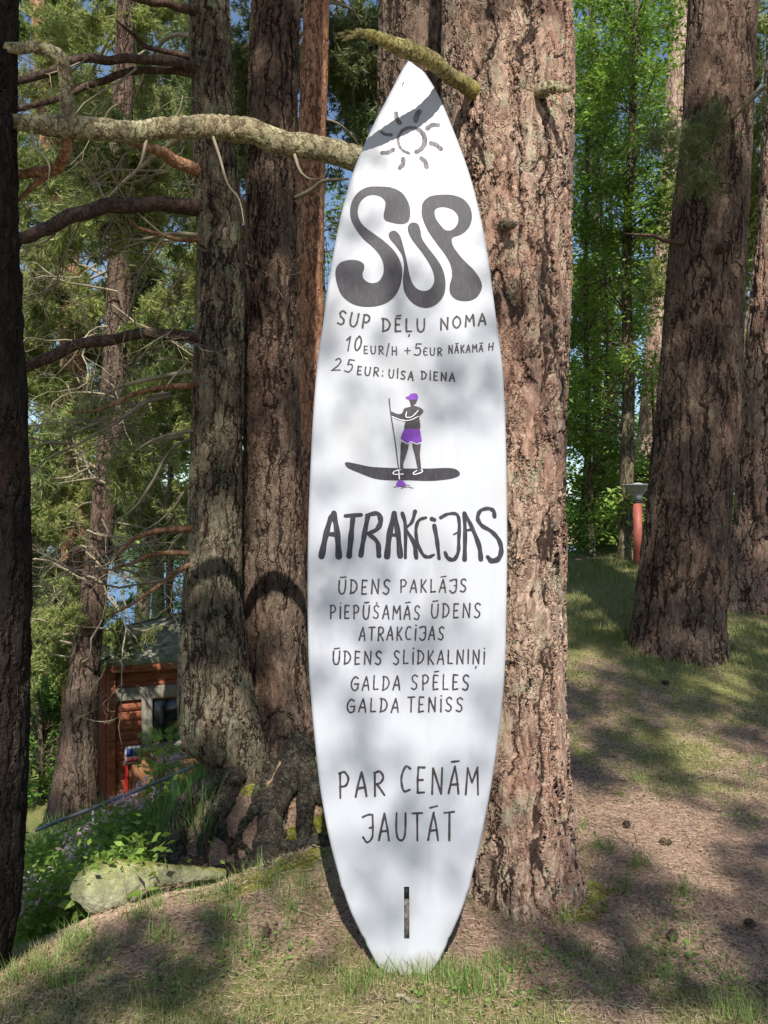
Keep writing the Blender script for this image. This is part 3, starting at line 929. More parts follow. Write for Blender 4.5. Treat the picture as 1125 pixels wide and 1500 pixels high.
def px_path(lst):
    """[(px,py,Y,width px)] -> centres and diameters"""
    pts = np.array([P(a, b_, Y) for a, b_, Y, w in lst])
    wd = np.array([w / F * Y for a, b_, Y, w in lst])
    return pts, wd


def extend(pts, wd, up=6.0, down=.25, lean=None):
    d = pts[-1] - pts[-2]; d = d / np.linalg.norm(d)
    if lean is not None: d = np.array(lean) / np.linalg.norm(lean)
    pts = np.vstack([pts[0] - np.array([0, 0, down]), pts, pts[-1] + d * up * .5, pts[-1] + d * up])
    wd = np.concatenate([[wd[0]], wd, [wd[-1] * .85, wd[-1] * .6]])
    return pts, wd


def branch_px(mb, lst, nseg=8, n=40, wob=.12, seed=1.0):
    wob = min(wob, .10)
    pts, wd = px_path(lst)
    wd = wd * .88
    c = catmull(np.column_stack([pts, wd]), n)
    # small kinks
    nz = np.stack([fbm(c[:, :3], 5.0, seed + 11 * k, 2) - .5 for k in range(3)], 1)
    env = np.sin(np.linspace(0, math.pi, n))[:, None]
    tube(mb, c[:, :3] + nz * wd.mean() * 1.4 * env, c[:, 3] / 2, nseg, True, wob, seed)
    return c


# --- twigs and needles
def tuft_template(nn, ln, wd, spread=1.0, seed=1, plume=0.0):
    """fan of needles round a short shoot along +x"""
    rs = np.random.RandomState(seed)
    V = []; T = []
    for k in range(nn):
        a = rs.uniform(0, 2 * math.pi); t = rs.uniform(.35, 1.15) * spread
        d = np.array([math.cos(t), math.sin(t) * math.cos(a), math.sin(t) * math.sin(a)])
        s_ = np.cross(d, rs.normal(size=3)); s_ /= np.linalg.norm(s_)
        o = np.array([rs.uniform(-.5, .5) * plume, 0, 0])
        l = ln * rs.uniform(.7, 1.1)
        n0 = len(V)
        V += [o - s_ * wd / 2, o + s_ * wd / 2, o + d * l]
        T.append([n0, n0 + 1, n0 + 2])
    return np.array(V), np.array(T)


def scatter(mb, V, T, pos, dirs, scl, rng=RNG):
    """copies a template to many places, +x turned to dirs"""
    n = len(pos)
    if n == 0: return
    dirs = dirs / (np.linalg.norm(dirs, axis=1)[:, None] + 1e-9)
    r = rng.normal(size=(n, 3))
    b_ = np.cross(dirs, r); b_ /= np.linalg.norm(b_, axis=1)[:, None] + 1e-9
    c = np.cross(dirs, b_)
    R = np.stack([dirs, b_, c], 2)
    W = np.einsum('nij,vj->nvi', R, V) * scl[:, None, None] + pos[:, None, :]
    TT = T[None] + (np.arange(n) * len(V))[:, None, None]
    mb.add(W.reshape(-1, 3), TT.reshape(-1, 3))


TUFT = tuft_template(15, .075, .0042, 1.0, 3, .05)
TUFT_FAR = tuft_template(13, .085, .011, 1.0, 4, .05)
TUFT_SHADE = tuft_template(9, .12, .013, 1.2, 5, .10)
LEAF = (np.array([[0, 0, 0], [.45, .22, .05], [1, 0, -.05], [.45, -.22, .05]]), np.array([[0, 1, 2], [0, 2, 3]]))


def grow(wood, start, d, length, rad, rng, droop=.25, wiggle=.35, level=0, tips=None, maxlevel=2, kids=(5, 5), nseg=5, minr=.0015):
    """one branch with forks; tips collects (pos, dir)"""
    n = max(6, int(length / .12))
    pts = [np.array(start, float)]
    d = np.array(d, float); d /= np.linalg.norm(d)
    dirs = [d.copy()]
    for k in range(n):
        d = d + rng.normal(size=3) * wiggle * .33 + np.array([0, 0, -droop * .06 + .03 * level])
        d /= np.linalg.norm(d)
        pts.append(pts[-1] + d * length / n); dirs.append(d.copy())
    pts = np.array(pts); r = np.linspace(rad, max(rad * .28, minr), len(pts))
    tube(wood, pts, r, nseg if level == 0 else (4 if level == 1 else 3), False)
    if level < maxlevel:
        for k in range(kids[min(level, len(kids) - 1)]):
            i = rng.integers(max(1, len(pts) // 4), len(pts))
            dd = dirs[i] + rng.normal(size=3) * .75
            grow(wood, pts[i], dd, length * rng.uniform(.3, .55), r[i] * .6, rng, droop, wiggle, level + 1, tips, maxlevel, kids, nseg, minr)
    if tips is not None and level >= maxlevel - 1:
        for i in range(max(1, len(pts) // 3), len(pts)):
            tips.append((pts[i], dirs[i], level))


def needles_on(mb, tips, per, rng, tmpl=TUFT, spread=.06, scale=(0.8, 1.3)):
    if not tips: return
    p = np.array([t[0] for t in tips]); d = np.array([t[1] for t in tips])
    p = np.repeat(p, per, 0); d = np.repeat(d, per, 0)
    p = p + rng.normal(size=p.shape) * spread
    d = d + rng.normal(size=d.shape) * .6
    scatter(mb, tmpl[0], tmpl[1], p, d, rng.uniform(*scale, size=len(p)), rng)


def leaves_on(mb, tips, per, rng, size=(.045, .085), spread=.09):
    if not tips: return
    p = np.array([t[0] for t in tips]); d = np.array([t[1] for t in tips])
    p = np.repeat(p, per, 0); d = np.repeat(d, per, 0)
    p = p + rng.normal(size=p.shape) * spread * np.array([1, 1, .6])
    n = len(p); a = rng.uniform(0, 2 * math.pi, n)
    d = np.stack([np.cos(a), np.sin(a), rng.normal(-.35, .3, n)], 1); d /= np.linalg.norm(d, axis=1)[:, None]
    nr = np.array([0, -.35, 1.0]) + rng.normal(size=(n, 3)) * .42
    b_ = np.cross(nr, d); b_ /= np.linalg.norm(b_, axis=1)[:, None] + 1e-9
    c = np.cross(d, b_)
    sz = rng.uniform(size[0], size[1], n) * rng.choice([.7, 1, 1.25], n)
    R = np.stack([d, b_, c], 2)
    W = np.einsum('nij,vj->nvi', R, LEAF[0] * [1, 1.15, 1]) * sz[:, None, None] + p[:, None, :]
    mb.add(W.reshape(-1, 3), (LEAF[1][None] + (np.arange(n) * 4)[:, None, None]).reshape(-1, 3))


# --- 1. the big pine behind the board
def main_pine():
    loc = np.array([.55, 3.42, 0.03])
    root = thing('pine_tree', 'thick sunlit pine with deeply cracked bark that the white board leans on', 'pine tree', loc)
    pts, wd = px_path([(750, 1345, 3.42, 196), (744, 1200, 3.42, 184), (737, 1000, 3.42, 176), (735, 800, 3.42, 178), (738, 500, 3.43, 184), (742, 200, 3.44, 184), (742, 0, 3.46, 184)])
    pts, wd = extend(pts, wd, 7)
    mb = MB()
    trunk_mesh(mb, pts, wd, 300, 760, flare=.42, lobes=6, bump=.075, seed=2.2, dens=1.35)
    mb.build('trunk', M['bark_main'], root, loc)
    # short snapped mossy branch in front of the tip
    mb = MB()
    branch_px(mb, [(700, 138, 3.24, 30), (664, 116, 3.13, 25), (634, 94, 3.01, 27), (600, 73, 2.93, 28), (560, 56, 2.855, 22), (530, 48, 2.82, 14), (520, 47, 2.81, 9)], 18, 80, .18, 3.3)
    for k, (dx, dy) in enumerate(((488, 50), (492, 56), (500, 60), (506, 45))):
        branch_px(mb, [(560, 56, 2.855, 14), (530, 50 + k, 2.82, 8), (dx, dy, 2.79, 2.5)], 7, 20, .2, k * 2.1)
    mb.build('branch', M['branch_moss'], root, loc)
    # long lichen-covered branch reaching left
    mb = MB()
    branch_px(mb, [(660, 262, 3.34, 44), (590, 250, 3.32, 42), (520, 232, 3.30, 41), (440, 212, 3.25, 39), (360, 198, 3.2, 40), (318, 185, 3.18, 38), (280, 182, 3.15, 34), (215, 195, 3.1, 33), (150, 192, 3.05, 34), (95, 184, 3.0, 36),
                   (50, 178, 2.95, 28), (-10, 172, 2.9, 25), (-120, 160, 2.8, 18)], 20, 200, .16, 5.0)
    branch_px(mb, [(100, 192, 3.0, 30), (96, 150, 2.97, 24), (92, 110, 2.95, 22), (80, 80, 2.93, 24), (55, 66, 2.9, 20), (20, 68, 2.87, 17), (-60, 62, 2.8, 12)], 16, 90, .16, 7.0)
    mb.build('branch', M['branch_lichen'], root, loc)
    mb = MB()
    for k, lst in enumerate(([(430, 222, 3.24), (438, 250, 3.22), (452, 262, 3.2), (470, 262, 3.18)], [(310, 195, 3.18), (322, 230, 3.15), (335, 270, 3.14), (350, 292, 3.12), (358, 330, 3.12)], [(215, 205, 3.1), (205, 240, 3.08), (190, 262, 3.06)],
                             [(150, 185, 3.05), (160, 160, 3.03), (182, 148, 3.0)], [(45, 185, 2.95), (52, 215, 2.93), (72, 240, 2.92), (70, 268, 2.9)], [(245, 182, 3.12), (262, 165, 3.1), (268, 140, 3.08)], [(92, 110, 2.95), (110, 100, 2.93), (128, 84, 2.9)])):
        branch_px(mb, [(a_, b_, Y_, w_) for (a_, b_, Y_), w_ in zip(lst, np.linspace(6, 1.5, len(lst)))], 6, 24, .1, 20 + k)
    mb.build('twigs', M['twig_grey'], root, loc, kind='stuff')
    mb = MB()
    branch_px(mb, [(100, 198, 3.02, 20), (96, 226, 3.05, 18), (84, 246, 3.1, 17), (50, 250, 3.1, 16), (18, 256, 3.1, 13), (-60, 262, 3.1, 8)], 12, 60, .12, 9.0)
    branch_px(mb, [(82, 248, 3.1, 11), (55, 268, 3.1, 9), (30, 288, 3.1, 7), (18, 300, 3.1, 4)], 8, 30, .12, 9.5)
    mb.build('branch', M['branch_orange'], root, loc)
    # mossy stub with a twist of twigs on the right side, and a knot
    mb = MB()
    branch_px(mb, [(772, 140, 3.26, 20), (795, 130, 3.13, 24), (812, 126, 3.10, 17), (830, 127, 3.08, 9), (842, 124, 3.07, 3)], 14, 40, .35, 4.4)
    for k in range(5):
        branch_px(mb, [(800, 130, 3.12, 2.2), (805 + 4 * k, 142 + 3 * k, 3.08, 1.6), (812 + 6 * k, 152 + 6 * k, 3.08, 1.0)], 4, 12, .1, k)
    mb.build('branch_stub', M['branch_lichen'], root, loc)
    mb = MB()
    branch_px(mb, [(735, 322, 3.22, 14), (742, 328, 3.14, 18), (752, 328, 3.10, 12), (757, 326, 3.09, 5)], 12, 24, .3, 8.4)
    mb.build('branch_stub', M['bark_dark'], root, loc)
    return root


MAIN = main_pine()


def simple_pine(label, lst, mat, nseg, nring, flare=.25, lobes=5, seed=0.0, up=6.0, bump=.06, dens=1.0, name='pine_tree', cat='pine tree', lean=None):
    pts, wd = px_path(lst)
    loc = pts[0].copy()
    root = thing(name, label, cat, loc)
    p2, w2 = extend(pts, wd, up, .35, lean)
    mb = MB()
    trunk_mesh(mb, p2, w2, nseg, nring, flare=flare, lobes=lobes, bump=bump, seed=seed, dens=dens)
    mb.build('trunk', mat, root, loc)
    return root, loc, pts, wd


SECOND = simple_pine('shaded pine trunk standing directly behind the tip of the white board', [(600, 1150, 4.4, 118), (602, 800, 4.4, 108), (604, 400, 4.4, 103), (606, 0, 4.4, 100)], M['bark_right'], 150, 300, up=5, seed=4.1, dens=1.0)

# --- twin pines on the left with exposed roots
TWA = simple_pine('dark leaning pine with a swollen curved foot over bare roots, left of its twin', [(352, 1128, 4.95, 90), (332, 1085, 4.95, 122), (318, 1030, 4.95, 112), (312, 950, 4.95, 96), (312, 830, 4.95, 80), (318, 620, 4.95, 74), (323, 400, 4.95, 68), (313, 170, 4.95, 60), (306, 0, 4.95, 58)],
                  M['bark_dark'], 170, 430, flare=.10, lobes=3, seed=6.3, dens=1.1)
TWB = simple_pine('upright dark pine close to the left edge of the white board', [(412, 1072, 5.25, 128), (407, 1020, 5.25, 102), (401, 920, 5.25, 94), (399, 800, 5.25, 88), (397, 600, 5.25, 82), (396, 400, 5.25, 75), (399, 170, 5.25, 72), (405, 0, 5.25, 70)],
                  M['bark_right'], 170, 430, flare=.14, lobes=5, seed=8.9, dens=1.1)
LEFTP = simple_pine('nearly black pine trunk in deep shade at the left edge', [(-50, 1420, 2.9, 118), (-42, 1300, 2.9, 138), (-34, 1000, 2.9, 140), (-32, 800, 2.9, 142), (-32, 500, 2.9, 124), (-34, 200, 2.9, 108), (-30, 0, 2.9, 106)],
                    M['bark_shaded'], 150, 330, seed=1.7, up=5, flare=.1)
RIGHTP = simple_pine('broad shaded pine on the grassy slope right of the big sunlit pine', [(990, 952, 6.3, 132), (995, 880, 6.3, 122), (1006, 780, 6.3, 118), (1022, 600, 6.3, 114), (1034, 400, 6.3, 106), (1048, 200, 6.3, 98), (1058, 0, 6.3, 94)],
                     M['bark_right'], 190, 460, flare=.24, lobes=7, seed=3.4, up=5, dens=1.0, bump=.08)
FARP = simple_pine('dappled pine cut off by the right edge, flared at its foot', [(1120, 872, 7.5, 118), (1124, 800, 7.5, 100), (1130, 700, 7.5, 96), (1140, 500, 7.5, 86), (1156, 300, 7.5, 82), (1170, 0, 7.5, 78)],
                   M['bark_main'], 120, 260, flare=.30, lobes=6, seed=5.8, up=4)
PINKP = simple_pine('pale sunlit pine trunk far behind leaves on the right', [(935, 830, 14, 44), (947, 700, 14, 42), (958, 600, 14, 40), (973, 400, 14, 37), (988, 200, 14, 33), (998, 0, 14, 29)],
                    M['bark_pink'], 40, 200, flare=.2, lobes=4, seed=9.9, up=4)
BGA = simple_pine('orange barked pine furthest left behind the dark trunk', [(112, 1120, 11.5, 40), (110, 900, 11.5, 38), (110, 700, 11.5, 37), (106, 500, 11.5, 36), (95, 350, 11.5, 32), (72, 210, 11.5, 26), (58, 30, 11.5, 22)],
                  M['bark_orange'], 40, 240, seed=2.9, up=4, flare=.1)
BGB = simple_pine('pine with a broad dark foot beside the red hut', [(106, 1222, 9.0, 86), (110, 1150, 9.0, 62), (122, 1000, 9.0, 45), (135, 880, 9.0, 36), (152, 740, 9.0, 34), (164, 600, 9.0, 33), (174, 420, 9.0, 33), (178, 200, 9.0, 29), (185, 0, 9.0, 24)],
                  M['bark_right'], 60, 300, seed=7.7, up=4, flare=.2)
BGC = simple_pine('reddish pine trunk in the gap left of the white board', [(455, 1010, 7.6, 50), (454, 800, 7.6, 46), (452, 500, 7.6, 42), (456, 250, 7.6, 40), (464, 0, 7.6, 38)],
                  M['bark_orange'], 50, 220, seed=3.9, up=4, flare=.1)

# --- traced branches on the twin pine
T_ = TWA[0]
tl = TWA[1]
def px_branch(root, loc, mat, lst, nseg=8, n=40, wob=.12, seed=1.0, name='branch'):
    mb = MB(); branch_px(mb, lst, nseg, n, wob, seed)
    return mb.build(name, mat, root, loc)
px_branch(T_, tl, M['branch_dark'], [(300, 306, 4.9, 28), (255, 300, 4.75, 25), (190, 303, 4.6, 25), (120, 318, 4.45, 24), (70, 335, 4.35, 22), (20, 345, 4.25, 20), (-60, 350, 4.1, 16)], 12, 70, .12, 1.1)
px_branch(T_, tl, M['branch_dark'], [(300, 498, 4.9, 21), (240, 491, 4.8, 19), (180, 492, 4.7, 18), (120, 506, 4.6, 18), (60, 528, 4.5, 19), (10, 545, 4.4, 15), (-50, 560, 4.3, 10)], 12, 60, .12, 2.1)
px_branch(T_, tl, M['branch_dark'], [(300, 108, 4.9, 18), (255, 92, 4.8, 16), (190, 86, 4.7, 14), (120, 86, 4.6, 14), (60, 108, 4.5, 13), (0, 126, 4.4, 11), (-60, 135, 4.3, 8)], 10, 60, .14, 3.1)
px_branch(T_, tl, M['branch_dark'], [(300, 112, 4.9, 14), (240, 103, 4.85, 12), (190, 108, 4.8, 12), (140, 124, 4.7, 11), (90, 142, 4.6, 10), (30, 158, 4.5, 9), (-30, 170, 4.4, 7)], 10, 60, .14, 3.7)
px_branch(T_, tl, M['branch_orange'], [(300, 256, 4.9, 22), (270, 236, 4.8, 21), (240, 220, 4.7, 18), (205, 210, 4.6, 12), (180, 205, 4.5, 7)], 10, 40, .14, 4.1)
px_branch(T_, tl, M['branch_dark'], [(300, 22, 4.9, 16), (270, 14, 4.8, 14), (230, 4, 4.7, 12), (180, -8, 4.6, 10)], 10, 30, .14, 4.6)
px_branch(T_, tl, M['branch_dark'], [(170, 30, 4.6, 3), (190, 48, 4.7, 6), (215, 66, 4.8, 8), (260, 80, 4.9, 10), (300, 86, 4.95, 12)], 8, 40, .2, 5.6)
px_branch(T_, tl, M['branch_orange'], [(310, 352, 4.9, 10), (270, 350, 4.8, 8), (235, 345, 4.7, 7), (205, 335, 4.6, 6), (190, 322, 4.5, 4)], 8, 36, .2, 6.1)
px_branch(T_, tl, M['twig_grey'], [(298, 345, 4.9, 8), (250, 342, 4.8, 7), (215, 350, 4.7, 5), (180, 352, 4.6, 3), (150, 362, 4.5, 2)], 6, 36, .2, 6.6)
px_branch(T_, tl, M['branch_orange'], [(305, 560, 4.9, 12), (268, 568, 4.8, 11), (225, 572, 4.7, 9), (190, 582, 4.6, 8), (150, 600, 4.5, 5), (100, 604, 4.4, 3)], 8, 40, .2, 7.1)
px_branch(T_, tl, M['twig_grey'], [(250, 580, 4.8, 8), (215, 590, 4.7, 7), (170, 620, 4.6, 6), (120, 648, 4.5, 5), (70, 672, 4.4, 4), (40, 700, 4.35, 3)], 6, 44, .2, 7.4)
px_branch(T_, tl, M['twig_grey'], [(300, 628, 4.9, 7), (262, 634, 4.8, 6), (225, 645, 4.7, 5), (200, 660, 4.6, 3)], 6, 30, .2, 8.1)
px_branch(T_, tl, M['branch_orange'], [(300, 774, 4.9, 13), (262, 776, 4.8, 12), (230, 778, 4.7, 9), (195, 790, 4.6, 8), (170, 815, 4.5, 4)], 8, 36, .2, 8.6)
px_branch(T_, tl, M['branch_orange'], [(292, 812, 4.9, 9), (255, 811, 4.8, 9), (220, 815, 4.7, 8), (190, 826, 4.6, 6), (165, 832, 4.5, 4)], 8, 36, .2, 9.1)
px_branch(T_, tl, M['branch_orange'], [(290, 822, 4.9, 8), (262, 836, 4.75, 9), (235, 856, 4.6, 7), (200, 880, 4.5, 5), (150, 905, 4.4, 3), (100, 925, 4.35, 2)], 8, 44, .2, 9.6)
px_branch(T_, tl, M['twig_grey'], [(290, 640, 4.9, 5), (255, 655, 4.85, 5), (225, 700, 4.8, 5), (200, 740, 4.75, 4), (168, 765, 4.7, 3)], 6, 44, .2, 9.9)
px_branch(T_, tl, M['twig_dark'], [(345, 250, 5.0, 4), (352, 285, 4.9, 3), (358, 310, 4.9, 3), (362, 350, 4.9, 2), (360, 368, 4.9, 2)], 5, 20, .2, 2.2)
px_branch(TWB[0], TWB[1], M['twig_grey'], [(432, 290, 5.2, 8), (455, 280, 5.1, 7), (475, 265, 5.0, 6), (510, 262, 4.9, 4)], 6, 24, .2, 3.2)
px_branch(RIGHTP[0], RIGHTP[1], M['branch_dark'], [(1005, 356, 6.2, 13), (985, 355, 6.0, 9), (955, 347, 5.8, 6), (915, 342, 5.6, 3)], 7, 30, .2, 3.3)
px_branch(RIGHTP[0], RIGHTP[1], M['branch_dark'], [(1095, 135, 6.2, 12), (1108, 122, 6.1, 9), (1114, 113, 6.0, 5)], 7, 16, .2, 3.5)
px_branch(RIGHTP[0], RIGHTP[1], M['branch_dark'], [(1052, 372, 6.1, 20), (1056, 362, 5.93, 16), (1060, 358, 5.88, 8)], 8, 12, .3, 3.6, name='branch_stub')

# fine dead twigs that hang through the left half
def twig_spray(root, loc, starts, seed, length=(.5, 1.1), mat='twig_grey', rad=.006):
    rng = np.random.default_rng(seed)
    w = MB()
    for st, dr in starts:
        grow(w, st, dr, rng.uniform(*length), rad, rng, droop=.3, wiggle=.75, maxlevel=3, kids=(5, 4, 2), nseg=4, minr=.0012)
    return w.build('twigs', M[mat], root, loc, kind='stuff')
rg = np.random.default_rng(21)
st = []
for px, py, Y in ((270, 350, 4.8), (240, 345, 4.7), (250, 575, 4.8), (200, 590, 4.7), (160, 610, 4.6), (280, 400, 4.9), (270, 640, 4.9), (270, 780, 4.9), (220, 780, 4.7), (200, 100, 4.7), (120, 90, 4.6), (250, 250, 4.8),
                  (180, 305, 4.6), (120, 320, 4.5), (270, 180, 4.9), (110, 650, 4.5), (240, 850, 4.6), (275, 450, 4.9), (275, 530, 4.9), (270, 720, 4.9)):
    for k in range(2):
        st.append((P(px, py, Y), np.array([-1.0, rg.uniform(-.5, .6), rg.uniform(-.9, .6)])))
twig_spray(T_, tl, st, 22, rad=.0075)
st = [(P(rg.uniform(120, 175), rg.uniform(300, 980), 8.8), np.array([rg.choice([-1, 1, 1]), rg.uniform(-.8, .2), rg.uniform(-.7, .5)])) for _ in range(26)]
twig_spray(BGB[0], BGB[1], st, 23, length=(.9, 1.9), rad=.013)
st = [(P(rg.uniform(60, 112), rg.uniform(100, 900), 11.3), np.array([rg.choice([-1, 1]), rg.uniform(-.8, .2), rg.uniform(-.7, .5)])) for _ in range(20)]
twig_spray(BGA[0], BGA[1], st, 24, length=(1.2, 2.4), rad=.016)

# roots of the twins, lying on the slope
def root_px(lst, nseg, seed, lift=.25, name='root', tree=None):
    mb = MB()
    pts = []
    for px, py, w, extra in lst:
        Y = on_ground(px, py) - extra
        p = P(px, py, Y)
        pts.append([*p, w / F * Y / 2])
    c = catmull(np.array(pts), 110)
    c[:, 2] += c[:, 3] * lift
    nz = np.stack([fbm(c[:, :3], 7.0, seed + 11 * k, 3) - .5 for k in range(3)], 1)
    tube(mb, c[:, :3] + nz * .06, c[:, 3] * (1 + .8 * (fbm(c[:, :3], 9.0, seed + 3, 2) - .5)), nseg, True, .22, seed)
    return mb.build(name, M['root'], tree[0], tree[1])


root_px([(372, 1080, 34, -.12), (350, 1124, 42, .0), (318, 1152, 38, .05), (288, 1172, 32, .05), (268, 1200, 32, .03), (258, 1235, 30, .02), (262, 1268, 24, 0), (285, 1290, 14, -.03)], 22, 2.5, tree=TWA)
root_px([(425, 1070, 60, .0), (436, 1115, 38, .02), (420, 1150, 36, .03), (404, 1180, 36, .03), (395, 1215, 36, .02), (388, 1250, 36, 0), (396, 1275, 16, -.02)], 20, 4.5, tree=TWB)
root_px([(430, 1075, 56, .0), (446, 1125, 36, .04), (462, 1156, 30, .04), (485, 1180, 28, .02), (540, 1200, 22, 0)], 20, 5.5, tree=TWB)
root_px([(452, 1135, 26, .03), (450, 1170, 26, .02), (448, 1205, 24, .01), (446, 1245, 20, 0)], 16, 6.5, tree=TWB)
root_px([(395, 1095, 40, -.06), (372, 1128, 34, -.04), (345, 1152, 28, -.03), (322, 1180, 24, -.03), (306, 1215, 22, -.03), (300, 1255, 18, -.03)], 16, 11.5, lift=.0, tree=TWA)
root_px([(415, 1100, 36, -.05), (385, 1145, 22, -.03), (372, 1185, 16, -.02), (352, 1225, 12, -.02), (345, 1262, 9, -.01)], 14, 12.5, lift=.0, tree=TWB)
for k_, pth in enumerate(([(470, 1120), (455, 1150), (452, 1190), (462, 1230)], [(350, 1140), (335, 1170), (330, 1205), (338, 1250)], [(410, 1150), (418, 1190), (414, 1230), (422, 1262)], [(300, 1200), (322, 1222), (350, 1240), (372, 1262)], [(420, 1090), (402, 1100), (382, 1098), (362, 1108)])):
    root_px([(a_, b_, w_, 0) for (a_, b_), w_ in zip(pth, (13, 11, 8, 5))], 9, 13.5 + k_, lift=.1, tree=TWB)
root_px([(500, 1232, 16, 0), (460, 1240, 20, 0), (425, 1252, 20, 0), (385, 1264, 18, 0), (335, 1277, 16, 0), (285, 1284, 15, 0), (235, 1290, 12, 0)], 16, 7.5, lift=.5, tree=TWB)
root_px([(300, 1262, 14, 0), (262, 1266, 20, 0), (225, 1270, 16, 0), (195, 1278, 12, 0)], 14, 8.5, lift=.3, tree=TWA)

# moss-covered log end poking out of the crest
mm_, nt, out = new_mat('mossy_rock')
g = N(nt); tc = g.n('ShaderNodeTexCoord'); v = tc.outputs['Object']
n1 = g.noise(v, 14, 6, .7); n2 = g.noise(v, 5, 4, .6)
geo = g.n('ShaderNodeNewGeometry'); sp = g.n('ShaderNodeSeparateXYZ'); g.l(geo.outputs['Normal'], sp.inputs[0])
top = g.ramp(g.math('ADD', sp.outputs[2], g.math('MULTIPLY', n2, .8)), .75, 1.15)
c = g.mix(g.ramp(n1, .35, .65), (0.28, 0.28, 0.18), (0.50, 0.50, 0.34))
c = g.mix(top, c, g.mix(g.ramp(n1, .4, .6), (0.14, 0.15, 0.03), (0.27, 0.27, 0.06)))
b = g.n('ShaderNodeBsdfPrincipled'); b.inputs['Roughness'].default_value = .95; b.inputs['Specular IOR Level'].default_value = .1
g.l(c, b.inputs['Base Color'])
d = g.n('ShaderNodeDisplacement'); d.inputs['Scale'].default_value = .03; d.inputs['Midlevel'].default_value = .5
g.l(g.math('ADD', n1, g.math('MULTIPLY', g.noise(v, 60, 4, .7), .3)), d.inputs['Height']); g.l(d.outputs[0], out.inputs['Displacement'])
mm_.displacement_method = 'BOTH'; g.l(b.outputs[0], out.inputs[0])
M['moss_rock'] = mm_
mb = MB()
c = catmull(np.array([[*P(116, 1312, 3.42), .015], [*P(119, 1308, 3.42), .060], [*P(130, 1304, 3.43), .088], [*P(150, 1300, 3.45), .100], [*P(175, 1296, 3.48), .096], [*P(202, 1288, 3.52), .074], [*P(235, 1282, 3.6), .046], [*P(280, 1280, 3.7), .030], [*P(330, 1280, 3.75), .016]]), 120)
tube(mb, c[:, :3], c[:, 3], 60, True, .22, 3.0)
loc = P(180, 1330, 3.53)
mb.build('boulder', M['moss_rock'], None, loc, label='rounded pale stone capped with yellow moss at the end of the bare roots', category='stone')


# ------------------------------------------------------------------ leafy background, right
def leafy_tree(label, lst, crown, nbr, per, seed, mat, name='leafy_tree', cat='tree', wood='bark_slim', size=(.05, .09), blen=(.5, 1.1), sp=.11, group=None, kids=(5, 4), trunk_seg=14):
    """crown = list of (centre, radii) to fill"""
    pts, wd = px_path(lst)
    loc = pts[0].copy()
    root = thing(name, label, cat, loc, group)
    p2, w2 = extend(pts, wd, 1.5, .3)
    mb = MB(); tube(mb, catmull(p2, 60), np.interp(np.linspace(0, 1, 60), np.linspace(0, 1, len(w2)), w2 / 2), trunk_seg, False, .15, seed)
    rng = np.random.default_rng(seed)
    tips = []
    cl = catmull(p2, 200)
    for cc, rr in crown:
        for k in range(nbr):
            u = rng.normal(size=3); u /= np.linalg.norm(u); u *= rng.uniform(.25, 1) ** .5
            tgt = np.array(cc) + u * np.array(rr)
            # leave the trunk a bit lower than the target
            i = np.argmin(np.abs(cl[:, 2] - (tgt[2] - np.linalg.norm(tgt[:2] - cl[:, :2].mean(0)) * .3)))
            s0 = cl[i]
            mid = (s0 + tgt) / 2 + rng.normal(size=3) * .12 + np.array([0, 0, .12])
            L_ = np.linalg.norm(tgt - s0)
            tube(mb, catmull([s0, mid, tgt], 12), np.linspace(.010 + .004 * L_, .003, 12), 4, False)
            grow(mb, tgt, (tgt - mid), rng.uniform(*blen) * .6, .004, rng, .4, .6, 1, tips, 2, (4, 4), 3)
            tips.append((tgt, tgt - mid, 1))
    mb.build('trunk', M[wood], root, loc)
    lf = MB(); leaves_on(lf, tips, per, rng, size, sp)
    lf.build('crown', M[mat], root, loc, smooth=False, kind='stuff')
    return root


def C(px, py, Y, rx, ry, rz): return (P(px, py, Y), (rx, ry, rz))
leafy_tree('slim leafy tree growing beside the red garden lamp', [(914, 818, 10.0, 22), (918, 700, 10.0, 20), (921, 560, 10.0, 17), (918, 400, 10.0, 14), (925, 200, 10.0, 11), (932, 40, 10, 8)],
           [C(885, 560, 10.2, .5, .6, .9), C(890, 380, 10.2, .55, .7, 1.0), C(910, 160, 10, .6, .7, 1.0), C(940, 20, 10, .9, .7, .7), C(950, 330, 9.8, .25, .3, .6)], 20, 7, 31, 'leaves')
leafy_tree('bright green leafy tree against the right side of the big pine', [(868, 822, 10.8, 9), (862, 650, 10.8, 8), (858, 400, 10.8, 7), (862, 150, 10.8, 5)],
           [C(862, 700, 10.8, .45, .7, .8), C(866, 520, 11, .6, .8, .9), C(860, 340, 11, .6, .8, 1.0), C(870, 140, 11, .7, .8, 1.0), C(880, 0, 11, .8, .8, .8)], 20, 7, 32, 'leaves_pale')
leafy_tree('dark leafy sapling clump between the big pine and the slim tree', [(890, 824, 11.8, 8), (884, 700, 11.8, 7), (890, 500, 11.8, 6), (880, 300, 11.8, 5)],
           [C(885, 740, 11.8, .6, .6, .7), C(868, 600, 12, .55, .8, .9), C(872, 420, 12, .6, .8, 1.1), C(872, 220, 12, .65, .8, 1.1)], 20, 7, 33, 'leaves_dark')
leafy_tree('low leafy bush at the foot of the slope behind the garden lamp', [(960, 815, 11.0, 8), (965, 760, 11.0, 7), (962, 700, 11, 6)],
           [C(962, 770, 10.9, .5, .5, .5), C(950, 690, 11.2, .3, .4, .2)], 20, 7, 34, 'leaves', name='bush', cat='bush')
leafy_tree('low dark bush between the big pine and the slope behind', [(850, 822, 12.6, 8), (850, 790, 12.6, 7), (852, 760, 12.6, 6)],
           [C(848, 800, 12.6, .5, .5, .35), C(868, 815, 13.4, .9, .5, .45), C(890, 800, 13, .7, .5, .4)], 20, 5, 42, 'leaves', name='bush', cat='bush')
